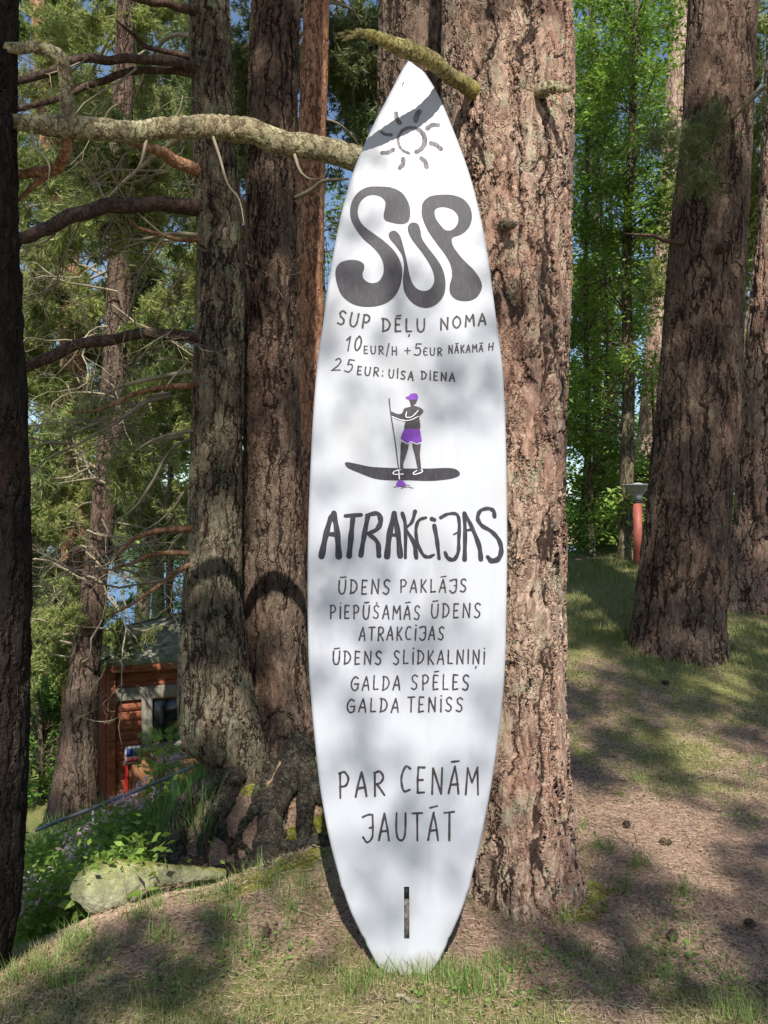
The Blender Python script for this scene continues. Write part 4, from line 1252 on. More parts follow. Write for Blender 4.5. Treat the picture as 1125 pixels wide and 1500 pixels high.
leafy_tree('tall leafy tree behind the two right-hand pines', [(1085, 840, 13.0, 14), (1086, 600, 13.0, 12), (1092, 300, 13.0, 10), (1100, 50, 13, 8)],
           [C(1085, 760, 13, .7, .8, .8), C(1080, 560, 13, .7, .8, 1.1), C(1095, 330, 13, .6, .7, .8), C(1110, 60, 13, .8, .7, .8)], 16, 3, 35, 'leaves_pale')
leafy_tree('leafy tree filling the gap behind the pale far trunk', [(985, 830, 16.0, 14), (990, 600, 16.0, 12), (985, 300, 16.0, 10), (990, 50, 16, 8)],
           [C(970, 700, 16.5, 1.3, .8, 1.3), C(960, 450, 16.5, 1.5, .8, 1.5), C(960, 180, 16.5, 1.5, .8, 1.5), C(960, -20, 16.5, 1.6, .8, 1.2)], 30, 5, 36, 'leaves', size=(.08, .13), sp=.18)
leafy_tree('leafy tree rising behind the dark sapling clump', [(870, 826, 18.0, 14), (875, 600, 18.0, 12), (872, 300, 18.0, 10), (870, 50, 18, 8)],
           [C(860, 700, 18, 1.3, .8, 1.4), C(862, 450, 18, 1.3, .8, 1.8), C(860, 150, 18, 1.4, .8, 1.8)], 26, 6, 37, 'leaves', size=(.09, .14), sp=.2)
leafy_tree('leafy bush low on the valley floor beside the black trunk', [(60, 1165, 13.0, 10), (62, 1120, 13.0, 9), (60, 1090, 13, 7)],
           [C(55, 1120, 13, .5, .5, .28), C(85, 1085, 13.5, .5, .5, .3), C(62, 1030, 14, .5, .5, .25)], 20, 4, 43, 'leaves_dark', size=(.06, .11), name='bush', cat='bush')
# left side, dark broadleaf growth behind the pines
leafy_tree('dark leafy tree on the lake shore behind the hut roof', [(206, 935, 26.0, 22), (210, 880, 26.0, 20), (214, 800, 26.0, 18), (218, 700, 26, 14)],
           [C(235, 790, 26, 2.2, 1, 1.2), C(190, 800, 26, 1.6, 1, 1.0), C(250, 700, 26, 2.2, 1, 1.4), C(180, 690, 26, 2.0, 1, 1.3)], 22, 3, 38, 'leaves_dark', size=(.14, .22), sp=.3, blen=(1, 2))
leafy_tree('green leafy tree left of the twin pines, half hidden by dead twigs', [(245, 1080, 14.0, 12), (248, 900, 14.0, 11), (250, 700, 14.0, 9), (250, 560, 14, 7)],
           [C(235, 740, 14, 1.0, .8, .7), C(262, 640, 14, .6, .7, .9), C(225, 600, 14.3, .8, .7, .6), C(250, 480, 14.5, .8, .7, .8)], 20, 3, 39, 'leaves', size=(.07, .12), sp=.14)
leafy_tree('leafy bush below the pines at the far left', [(70, 1150, 15.0, 10), (66, 1000, 15.0, 9), (66, 900, 15, 7)],
           [C(60, 1000, 15, .8, .7, .7), C(45, 880, 15, 1.0, .7, .8), C(95, 900, 15.3, .9, .7, .9), C(200, 1000, 17, .8, .6, .3)], 18, 3, 40, 'leaves_dark', size=(.07, .12), sp=.14, name='bush', cat='bush')
leafy_tree('leafy tree seen in the gap between the twin pines and the reddish trunk', [(470, 1000, 12.0, 10), (475, 700, 12.0, 9), (472, 400, 12, 8)],
           [C(470, 560, 12.2, .7, .7, 1.1), C(470, 330, 12.2, .6, .7, 1.0), C(455, 750, 12.2, .5, .6, .9)], 16, 3, 41, 'leaves', size=(.06, .1), sp=.13)


# ------------------------------------------------------------------ needles on the background pines
def pine_boughs(tree, spots, seed, per=3, mat='needles_far', tmpl=TUFT_FAR, blen=(.6, 1.1), n=4, spread=.045, wood='twig_grey', scale=(.8, 1.3)):
    root, loc, pts, wd = tree
    rng = np.random.default_rng(seed)
    w = MB(); tips = []
    cl = catmull(pts, 200)
    for px, py, Y in spots:
        tgt = P(px, py, Y)
        i = np.argmin(np.abs(cl[:, 2] - (tgt[2] + .15)))
        s0 = cl[i]
        mid = (s0 + tgt) / 2 + rng.normal(size=3) * .15 + np.array([0, 0, .10])
        L_ = np.linalg.norm(tgt - s0)
        tube(w, catmull([s0, mid, tgt], 14), np.linspace(.012 + .006 * L_, .005, 14), 5, False)
        for k in range(n):
            dd = (tgt - mid) / np.linalg.norm(tgt - mid) + rng.normal(size=3) * .8
            grow(w, tgt + rng.normal(size=3) * .1, dd, rng.uniform(*blen), .006, rng, .5, .5, 0, tips, 2, (5, 4), 4, .0018)
    w.build('boughs', M[wood], root, loc, kind='stuff')
    nd = MB(); needles_on(nd, tips, per, rng, tmpl, spread, scale)
    nd.build('crown', M[mat], root, loc, smooth=False, kind='stuff')


rg = np.random.default_rng(5)
def spots(x0, x1, y0, y1, Y0, Y1, n): return [(rg.uniform(x0, x1), rg.uniform(y0, y1), rg.uniform(Y0, Y1)) for _ in range(n)]
pine_boughs(BGB, spots(30, 285, 10, 480, 9.2, 12.5, 19) + spots(40, 270, 480, 720, 9.2, 12, 10) + spots(50, 110, 720, 960, 9.2, 10.5, 6), 51, per=3)
pine_boughs(BGA, spots(10, 285, 0, 420, 12, 15, 19) + spots(30, 270, 420, 760, 12, 15, 14) + spots(30, 130, 780, 1000, 11.8, 13, 5), 52, per=3)
pine_boughs(TWA, spots(60, 250, 60, 330, 5.8, 6.8, 3) + spots(60, 150, 600, 640, 6.0, 6.6, 1), 53, per=2, mat='needles_far', tmpl=TUFT_FAR, blen=(.4, .8), spread=.05)
pine_boughs(BGC, spots(450, 550, 30, 330, 7.8, 9.2, 9) + spots(340, 372, 0, 400, 8, 9, 5), 54, per=2, mat='needles')
pine_boughs(RIGHTP, spots(1055, 1075, 140, 190, 5.6, 5.75, 1) , 55, per=1, mat='needles', tmpl=TUFT, blen=(.3, .55), spread=.05)
pine_boughs(PINKP, spots(850, 900, 60, 480, 12.5, 14.5, 4), 56, per=2, mat='needles')
pine_boughs(FARP, spots(1095, 1130, 0, 400, 8, 9.5, 7), 57, per=2, mat='needles_far')


# distant pines behind, one by one, along the bank and the lake
def far_tree(label, x, Y, h, seed, conifer=True, mat='needles_far'):
    z = gz(x, Y)
    rng = np.random.default_rng(seed)
    loc = np.array([x, Y, z])
    root = thing('pine_tree' if conifer else 'leafy_tree', label, 'pine tree' if conifer else 'tree', loc, 'trees along the far side of the slope')
    w = MB()
    pts = catmull([loc - [0, 0, .3], loc + [rng.uniform(-.2, .2), 0, h * .5], loc + [rng.uniform(-.4, .4), 0, h]], 30)
    tube(w, pts, np.linspace(.20, .04, 30), 10, False, .1, seed)
    w_ = w
    tips = []
    nb = 20
    for k in range(nb):
        t = rng.uniform(.12 if not conifer else .22, 1)
        s0 = pts[int(t * 29)]
        a = rng.uniform(0, 2 * math.pi); L_ = (1.15 - t) * h * .26 + .5
        grow(w_, s0, [math.cos(a), math.sin(a), rng.uniform(-.1, .5)], L_, .03, rng, .3, .35, 0, tips, 2, (4, 3), 4, .003)
    w.build('trunk', M['bark_slim'], root, loc)
    nd = MB()
    if conifer: needles_on(nd, tips, 1, rng, tuft_template(9, .20, .018, 1.1, 9, .15), .16)
    else: leaves_on(nd, tips, 3, rng, (.14, .22), .28)
    nd.build('crown', M[mat], root, loc, smooth=False, kind='stuff')


FT = [('bushy pine far behind the orange barked pine', -9.2, 17, 9, True), ('tall pine far behind the hut, left of the twin pines', -5.4, 19, 11, True), ('slender pine deep behind the twin pines', -4.0, 21, 12, True),
      ('leafy tree deep behind the reddish trunk by the board', -1.6, 17, 9, False), ('leafy tree far behind the big pine, mostly hidden', 1.0, 19, 10, False), ('pine far behind the two right-hand pines', 9.5, 19, 10, True),
      ('leafy tree far back at the right edge', 11.5, 21, 9, False), ('leafy tree far behind the slim tree and lamp', 6.3, 22, 10, False)]
for k, (lb, x, Y, h, cf) in enumerate(FT):
    far_tree(lb, x, Y, h, 70 + k, cf, 'needles_far' if cf else ('leaves' if k % 2 else 'leaves_dark'))

# far wood across the lake
rng = np.random.default_rng(90)
fw = MB()
n = 9000
X_ = rng.uniform(-260, 260, n); Y_ = rng.uniform(380, 430, n)
H_ = 12 + 5 * noise(np.stack([X_, Y_, 0 * X_], -1), .08)
Z_ = 2 + H_ * rng.uniform(0, 1, n) ** .6
scatter(fw, LEAF[0] - [.5, 0, 0], LEAF[1], np.stack([X_, Y_, Z_], 1), rng.normal(size=(n, 3)), rng.uniform(4, 7, n), rng)
fw.build('far_wood', M['leaves_dark'], smooth=False, kind='stuff', label='dark strip of forest on the far shore of the lake', category='forest')


# ------------------------------------------------------------------ unseen pines behind the camera, crown clumps set to shade chosen areas
def shade_pines():
    rng = np.random.default_rng(17)
    U = np.array([math.cos(SUN_AZ), math.sin(SUN_AZ), 0])
    W = np.cross(U, S); W = W if W[2] > 0 else -W
    def uv(p): return np.dot(p, U), np.dot(p, W)
    cand = []
    # regular jittered field of clumps over the scene as the sun sees it
    for u in np.arange(-7.5, 6.5, .25):
        for v in np.arange(-.5, 11.5, .25):
            uu = u + rng.uniform(-.12, .12); vv = v + rng.uniform(-.12, .12)
            d = noise(np.array([uu * .85, vv * 1.8, 3.3]), 1.6) * .45 + noise(np.array([uu, vv * 1.6, 8.3]), 3.7) * .55
            want = .50
            if uu > .9 and 2.2 < vv < 5.2: want = .56
            if -1.0 < uu < -.45 and 2.95 < vv < 3.7: want = .78
            if -1.4 < uu < -.85 and 2.15 < vv < 2.75: want = .12
            if -1.3 < uu < -.4 and 1.4 < vv < 2.15: want = .62
            if (-.42 < uu < .52 and 1.75 < vv < 4.9) or (.15 < uu < .98 and 2.2 < vv < 6.5): want = .0
            if 1.9 < uu < 2.95 and 5.0 < vv < 7.8: want = .80
            if 3.2 < uu < 4.4 and 6.4 < vv < 8.2: want = .55
            if -1.5 < uu < -.52 and 3.9 < vv < 8: want = .72
            if -1.95 < uu < -1.22 and 3.2 < vv < 5.6: want = 1.0
            if -2.6 < uu < -1.15 and 1.5 < vv < 3.2: want = .38
            if -5.0 < uu < -2.2 and 5.6 < vv < 9.2: want = .22
            if -4.0 < uu < -3.2 and 5.0 < vv < 6.7: want = .85
            if uu > 1.9 and vv > 7.7: want = .12
            if uu < -1.2 and vv > 8.0: want = .12
            if want >= 1 or (want > .02 and d < .5 + (want - .5) * .60):
                cand.append((uu, vv, 1.0))
    for uu, vv, s_ in ((.05, 3.05, .45), (-.18, 2.55, .4), (.30, 2.35, .4), (.0, 4.3, .35), (.35, 3.6, .4), (.62, 4.9, .6), (.75, 3.9, .45), (-.25, 3.7, .4), (.8, 5.6, .6), (.2, 5.2, .4), (.62, 2.6, .3), (.15, 3.9, .35), (-.1, 2.2, .3), (.25, 2.9, .3), (-.3, 3.2, .35), (.1, 4.65, .2)):
        cand.append((uu, vv, s_))
    trees = [(-2.1, -6.5, 15), (-5.6, -8.0, 17), (3.1, -9.4, 16), (4.9, -5.0, 15), (-2.9, -13.5, 18), (1.6, -14.2, 18), (-7.5, -5.0, 14)]
    labels = ['unseen pine behind the viewer, crown set to shade the left edge', 'tall unseen pine behind the viewer at the far left, crown set for shade', 'unseen pine behind the viewer, crown set to shade the grass on the right', 'unseen pine behind the viewer at the far right, crown set for shade',
              'unseen second row pine behind the viewer on the left, crown set for shade', 'unseen second row pine behind the viewer on the right, crown set for shade', 'unseen outermost pine behind the viewer on the left, crown set for shade']
    roots = []
    for k, (x, y, h) in enumerate(trees):
        loc = np.array([x, y, gz(x, y)])
        r = thing('pine_tree', labels[k], 'pine tree', loc, 'unseen pines behind the viewer, set for shade')
        w = MB()
        path = catmull([loc - [0, 0, .3], loc + [.05, 0, h * .5], loc + [0, .1, h]], 40)
        tube(w, path, np.linspace(.19, .05, 40), 14, False, .1, k)
        roots.append([r, loc, path, w, []])
    for uu, vv, s_ in cand:
        dist = rng.uniform(8.5, 12.0)
        p = U * uu + W * vv
        # point at the given distance up-sun of the scene
        p = p + S * (dist - 2)
        if p[2] < 4.6: continue
        k = int(np.argmin([np.hypot(p[0] - t[0], p[1] - t[1]) for t in trees]))
        r, loc, path, w, tips = roots[k]
        i = int(np.clip(np.argmin(np.abs(path[:, 2] - (p[2] - .3))), 0, 39))
        a = path[i]
        if s_ >= 1 and rng.random() < .38:
            tube(w, catmull([a, (a + p) / 2 + [0, 0, .2], p], 10), np.linspace(.035, .008, 10), 5, False)
        nt_ = int(46 * s_ if s_ >= 1 else 85 * s_)
        q = p + rng.normal(size=(nt_, 3)) * (.085 if s_ >= 1 else .13)
        tips.append(q)
    for r, loc, path, w, tips in roots:
        w.build('trunk', M['bark_slim'], r, loc)
        if not tips: continue
        q = np.concatenate(tips)
        nd = MB()
        scatter(nd, TUFT_SHADE[0], TUFT_SHADE[1], q, rng.normal(size=q.shape), rng.uniform(.8, 1.2, len(q)), rng)
        nd.build('crown', M['needles'], r, loc, smooth=False, kind='stuff')  # loose needle clumps placed up-sun to cast the wanted shade


shade_pines()


# ------------------------------------------------------------------ ground cover
BLADE = (np.array([[0, -.5, 0], [0, .5, 0], [.5, -.36, .08], [.5, .36, .08], [1, 0, .30]]), np.array([[0, 1, 3], [0, 3, 2], [2, 3, 4]]))


def blades(mb, x, y, length, width, rng, lean=.35, z=None):
    n = len(x)
    z = terrain(x, y) - .004 if z is None else z
    a = rng.uniform(0, 2 * math.pi, n)
    tl_ = np.abs(rng.normal(0, lean, n))
    d = np.stack([np.sin(tl_) * np.cos(a), np.sin(tl_) * np.sin(a), np.cos(tl_)], 1)
    side = np.stack([-np.sin(a), np.cos(a), 0 * a], 1)
    bend = np.stack([np.cos(a), np.sin(a), -.4 + 0 * a], 1)
    V = BLADE[0]
    W = (d[:, None, :] * V[None, :, 0:1] * length[:, None, None] + side[:, None, :] * V[None, :, 1:2] * width[:, None, None]
         + bend[:, None, :] * V[None, :, 2:3] * length[:, None, None] * rng.uniform(.2, 1.6, n)[:, None, None])
    W = W + np.stack([x, y, z], 1)[:, None, :]
    T = BLADE[1][None] + (np.arange(n) * 5)[:, None, None]
    mb.add(W.reshape(-1, 3), T.reshape(-1, 3))


def samp(n, x0, x1, y0, y1, rng, near=1.0):
    y = y0 + (y1 - y0) * rng.uniform(0, 1, n) ** near
    k = y / F
    xa = np.maximum(x0, (-30 - 562.5) * k); xb = np.minimum(x1, (1155 - 562.5) * k)
    return rng.uniform(xa, xb), y


rng = np.random.default_rng(100)
gm = MB()
x, y = samp(230000, -9, 9, 2.15, 10.5, rng, 1.7)
cv = cover(x, y)
pp = np.stack([x, y, 0 * x], -1)
den = np.clip(cv[:, 0] * 1.25 - .22 + (noise(pp, 3.5, 5.5) - .5) * 1.7 + (noise(pp, 12, 2.5) - .5) * 1.1, .02, 1) * (1 - .6 * np.clip(cv[:, 1], 0, 1))
keep = rng.uniform(size=len(x)) < den * .62
x, y, den = x[keep], y[keep], den[keep]
ln = rng.uniform(.014, .044, len(x)) * (.7 + .7 * den) * (1 + .25 * np.clip(y - 4, 0, 5))
blades(gm, x, y, ln, rng.uniform(.0018, .0034, len(x)) * (1 + .35 * np.clip(y - 3, 0, 7)), rng, .5)
gm.build('grass', M['grass'], smooth=False, kind='stuff', label='short thin grass growing through the pine needle litter', category='grass')
# brighter tufts
gm = MB()
TU = [(745, 1425), (770, 1400), (690, 1420), (700, 1440), (640, 1425), (655, 1432), (560, 1428), (600, 1432), (880, 1440), (925, 1420), (960, 1390), (1060, 1480), (1090, 1490), (440, 1310), (470, 1330), (410, 1330), (430, 1350),
      (300, 1290), (312, 1300), (330, 1310), (290, 1320), (255, 1290), (200, 1350), (225, 1370), (240, 1380), (120, 1380), (150, 1360), (170, 1390), (100, 1400), (60, 1430), (90, 1440), (20, 1440), (340, 1395), (380, 1400), (350, 1370),
      (350, 1340), (310, 1350), (880, 1240), (850, 1215), (940, 1270), (1000, 1310), (935, 1145), (1100, 1135), (1115, 1120), (910, 1300), (980, 1430), (850, 1390), (830, 1340), (540, 1440), (520, 1450), (690, 1455), (720, 1450),
      (730, 1410), (670, 1440), (620, 1440), (400, 1300), (365, 1285), (225, 1335), (190, 1345)]
for px, py in TU:
    # the ground point seen at that pixel
    best = min(np.arange(2.2, 6.5, .02), key=lambda Y: abs(P(px, py, Y)[2] - (0 + terrain(np.array([P(px, py, Y)[0]]), np.array([Y]), False)[0])))
    q = P(px, py, best); n = int(rng.integers(26, 70))
    xx = q[0] + rng.normal(size=n) * .035; yy = best + rng.normal(size=n) * .03
    blades(gm, xx, yy, rng.uniform(.04, .12, n), rng.uniform(.002, .004, n), rng, .4)
gm.build('grass', M['grass_lush'], smooth=False, kind='stuff', label='taller bright green grass tufts round the foot of the board and along the crest', category='grass')
# fallen needles and dry stalks
gm = MB()
x, y = samp(120000, -4, 6, 2.15, 6.5, rng, 1.5)
cv = cover(x, y)
keep = rng.uniform(size=len(x)) < np.clip(1.15 - cv[:, 0], .25, 1)
x, y = x[keep], y[keep]; n = len(x)
z = terrain(x, y) + rng.uniform(.001, .012, n)
a = rng.uniform(0, math.pi * 2, n); l = rng.uniform(.02, .055, n); wd_ = rng.uniform(.0011, .0022, n) * (1 + .3 * np.clip(y - 3, 0, 4))
d = np.stack([np.cos(a), np.sin(a), rng.normal(0, .14, n)], 1); sd = np.stack([-np.sin(a), np.cos(a), rng.normal(0, .3, n)], 1)
c0 = np.stack([x, y, z], 1)
V = np.stack([c0 - d * l[:, None] / 2 - sd * wd_[:, None] / 2, c0 - d * l[:, None] / 2 + sd * wd_[:, None] / 2, c0 + d * l[:, None] / 2], 1)
gm.add(V.reshape(-1, 3), np.arange(n * 3).reshape(-1, 3))
gm.build('needle_litter', M['straw'], smooth=False, kind='stuff', label='dry brown pine needles strewn over the ground', category='needle litter')

# debris: bark flakes, crumbs of cone and broken twigs
gm = MB()
x, y = samp(9000, -4, 5, 2.15, 6.5, rng, 1.4); n = len(x)
pos = np.stack([x, y, terrain(x, y) + .004], 1)
dr = rng.normal(size=(n, 3)) * [1, 1, .25]
scatter(gm, LEAF[0] * [1, 1.2, 1], LEAF[1], pos, dr, rng.uniform(.006, .020, n), rng)
for k in range(420):
    x0, y0 = samp(1, -3, 4, 2.2, 5.8, rng, 1.3); x0 = float(x0[0]); y0 = float(y0[0])
    a = rng.uniform(0, 6.28); l = rng.uniform(.03, .16)
    q = np.array([[x0, y0], [x0 + math.cos(a) * l / 2 + rng.normal() * .006, y0 + math.sin(a) * l / 2], [x0 + math.cos(a) * l, y0 + math.sin(a) * l]])
    tube(gm, np.column_stack([q, terrain(q[:, 0], q[:, 1]) + .005]), [.0018, .0016, .0010], 4, False)
gm.build('forest_debris', M['twig_dark'], smooth=False, kind='stuff', label='dark bark flakes and broken twigs scattered over the litter', category='debris')
# small clover-like weeds in the foreground
gm = MB()
for px, py in ((800, 1400), (985, 1395), (960, 1420), (1010, 1405), (850, 1410), (905, 1168), (1090, 1195), (640, 1455), (700, 1455), (815, 1375), (1000, 1335), (430, 1400), (350, 1410), (250, 1440), (130, 1420), (340, 1360), (790, 1455), (1080, 1440)):
    Yg = on_ground(px, py, 2.2, 6.0); n = 60
    xx = P(px, py, Yg)[0] + rng.normal(size=n) * .07; yy = Yg + rng.normal(size=n) * .08
    scatter(gm, LEAF[0] * [1, 1.5, 1], LEAF[1], np.stack([xx, yy, terrain(xx, yy) + rng.uniform(.008, .03, n)], 1), rng.normal(size=(n, 3)) * [1, 1, .3], rng.uniform(.010, .024, n), rng)
gm.build('small_weeds', M['grass_lush'], smooth=False, kind='stuff', label='tiny bright green weeds in patches among the needles', category='weeds')
# grass gathered round the feet of the trunks
gm = MB()
for tr, rad_, n in ((RIGHTP, .40, 900), (FARP, .42, 500), ((None, np.array([.55, 3.42, 0])), .30, 420), (PINKP, .3, 200)):
    a = rng.uniform(0, 6.28, n); r_ = rad_ * rng.uniform(.92, 1.25, n)
    xx = tr[1][0] + np.cos(a) * r_; yy = tr[1][1] + np.sin(a) * r_
    blades(gm, xx, yy, rng.uniform(.03, .10, n), rng.uniform(.003, .005, n), rng, .4)
gm.build('grass', M['grass'], smooth=False, kind='stuff', label='wispy grass gathered round the feet of the pines', category='grass')

# tall grass and leafy herbs on the slope at the left
gm = MB()
n = 4200
px_ = rng.uniform(30, 345, n); Yd = rng.uniform(4.3, 7.6, n)
x = (px_ - 562.5) / F * Yd
keep = (x < -.95 - .10 * (Yd - 4.3)) & (x > -4)
x, Yd = x[keep], Yd[keep]; n = len(x)
blades(gm, x, Yd, rng.uniform(.12, .42, n), rng.uniform(.004, .008, n), rng, .28)
gm.build('grass', M['grass_deep'], smooth=False, kind='stuff', label='long green grass on the slope between the roots and the red hut', category='grass')
gm = MB()
for k in range(900):
    Y0 = rng.uniform(3.45, 5.2); px0 = rng.uniform(15, 215 - 20 * (Y0 - 3.5))
    x0 = (px0 - 562.5) / F * Y0
    z0 = gz(x0, Y0)
    h0 = rng.uniform(.04, .30)
    m_ = int(rng.integers(8, 20))
    pos = np.array([x0, Y0, z0 + h0]) + rng.normal(size=(m_, 3)) * [.06, .06, .05]
    dr = rng.normal(size=(m_, 3)) * [1, 1, .35]
    scatter(gm, LEAF[0], LEAF[1], pos, dr, rng.uniform(.025, .065, m_), rng)
gm.build('herbs', M['leaves'], smooth=False, kind='stuff', label='low leafy green herbs covering the bank at the lower left', category='ground cover')


# flowering plants: one by one
def flower_plant(px, py, Y, label, seed, n=3, h=.35):
    rng = np.random.default_rng(seed)
    top = P(px, py, Y)
    zb = gz(top[0], Y)
    h = max(.30, top[2] - zb + .05)
    loc = np.array([top[0], Y, zb])
    r = thing('flowering_plant', label, 'flower', loc, 'pink flowers on the bank')
    st_ = MB(); fl = MB()
    for k in range(n):
        b0 = loc + [rng.normal() * .02, rng.normal() * .02, 0]
        t0 = loc + [rng.normal() * .07, rng.normal() * .06, h * rng.uniform(.8, 1.05)]
        c_ = catmull([b0, (b0 + t0) / 2 + rng.normal(size=3) * .02, t0], 10)
        tube(st_, c_, np.linspace(.0028, .0015, 10), 4, False)
        q = c_[rng.integers(1, 7, 12)]
        scatter(st_, LEAF[0] * [1, .55, 1], LEAF[1], q, rng.normal(size=q.shape) + [0, 0, .3], rng.uniform(.04, .08, len(q)), rng)
        m_ = 42
        q = t0 + rng.normal(size=(m_, 3)) * [.035, .035, .03]
        scatter(fl, LEAF[0] * [1, 1.1, 1], LEAF[1], q, rng.normal(size=q.shape), rng.uniform(.022, .042, m_), rng)
    st_.build('stem', M['leaves_pale'], r, loc, smooth=False)
    fl.build('blossom', M['petal'], r, loc, smooth=False)


FP = [(190, 1195, 6.0, 'pink flowers nearest the foot of the red hut'), (205, 1212, 5.8, 'pink flowers on the slope just below the hut wall'), (168, 1228, 5.6, 'small pink flowers above the mossy stone'), (130, 1240, 5.2, 'pink flowers left of the handrail post, high on the bank'),
      (118, 1272, 4.6, 'bright pink flowers just left of the mossy stone'), (140, 1262, 4.8, 'pale pink flowers behind the mossy stone'), (110, 1300, 4.3, 'pink flowers touching the left side of the mossy stone'), (65, 1318, 4.0, 'tall pink flower stalks near the black trunk'),
      (55, 1345, 3.8, 'pink flowers low beside the black trunk'), (40, 1375, 3.6, 'pale pink flowers lowest on the left bank'), (30, 1362, 3.7, 'pink flowers closest to the black trunk'), (265, 1105, 7.0, 'pink flowers under the hut window'), (250, 1120, 6.8, 'faded pink flowers by the sloping handrail'),
      (215, 1180, 6.4, 'pink flower spray beside the thin bare sapling')]
for k, (px, py, Y, lb) in enumerate(FP):
    flower_plant(px, py, Y, lb, 200 + k, n=4)

# saplings
def sapling(label, base, top, seed, mat, conifer=False, leaf=(.04, .07), nl=16):
    rng = np.random.default_rng(seed)
    b0 = np.array(base, float); t0 = np.array(top, float)
    r = thing('sapling', label, 'sapling', b0)
    s_ = MB(); l_ = MB()
    c_ = catmull([b0, (b0 + t0) / 2 + [.01, 0, 0], t0], 16)
    tube(s_, c_, np.linspace(.006, .0025, 16), 5, False)
    if conifer:
        tips = []
        for lev in (15, 12, 9):
            for k in range(6):
                a = k * math.pi / 3 + lev
                d_ = np.array([math.cos(a), math.sin(a), .18])
                e = c_[lev] + d_ * rng.uniform(.16, .26)
                cc = catmull([c_[lev], (c_[lev] + e) / 2 + [0, 0, -.01], e], 10)
                tube(s_, cc, np.linspace(.003, .0015, 10), 4, False)
                for q in cc[2:]: tips.append((q, d_, 0))
        needles_on(l_, tips, 3, rng, tuft_template(12, .035, .003, 1.1, 6, .03), .012)
    else:
        q = c_[rng.integers(6, 16, nl)] + rng.normal(size=(nl, 3)) * .05
        scatter(l_, LEAF[0] * [1, 1.3, 1], LEAF[1], q, rng.normal(size=q.shape) * [1, 1, .5], rng.uniform(*leaf, nl), rng)
    s_.build('stem', M['twig_dark'], r, b0)
    l_.build('foliage', mat, r, b0, smooth=False, kind='stuff')


def gp(px, Y): x_ = (px - 562.5) / F * Y; return np.array([x_, Y, gz(x_, Y)])
sapling('young spruce with flat green tiers in front of the dark hut window', gp(236, 6.6), P(240, 1078, 6.6), 301, M['leaves_pale'], True)
sapling('thin bare sapling stem on the slope left of the roots', gp(236, 5.0), P(232, 1120, 5.1), 302, M['leaves'], nl=26)
sapling('seedling with big fresh green leaves among the roots', gp(304, 4.0), P(300, 1222, 4.0), 303, M['leaves_pale'], leaf=(.03, .05), nl=12)
sapling('leafy seedling below the mossy stone', gp(104, 3.35), P(104, 1352, 3.4), 304, M['leaves_pale'], leaf=(.05, .08), nl=10)


# yellow meadow flowers by the lake
gm = MB(); n = 1400
x = rng.uniform(-16, -5, n); y = rng.uniform(22, 36, n)
q = np.stack([x, y, terrain(x, y) + rng.uniform(.2, .5, n)], 1)
scatter(gm, LEAF[0], LEAF[1], q, rng.normal(size=q.shape), rng.uniform(.12, .24, n), rng)
gm.build('meadow_flowers', M['yellow'], smooth=False, kind='stuff', label='yellow flowers on the sunny meadow by the lake', category='flowers')
gm = MB(); n = 16000
x = rng.uniform(-18, -3, n); y = rng.uniform(18, 36, n)
blades(gm, x, y, rng.uniform(.2, .5, n), rng.uniform(.02, .04, n), rng, .3)
gm.build('meadow_grass', M['leaves_pale'], smooth=False, kind='stuff', label='bright meadow grass between the hut and the lake', category='grass')


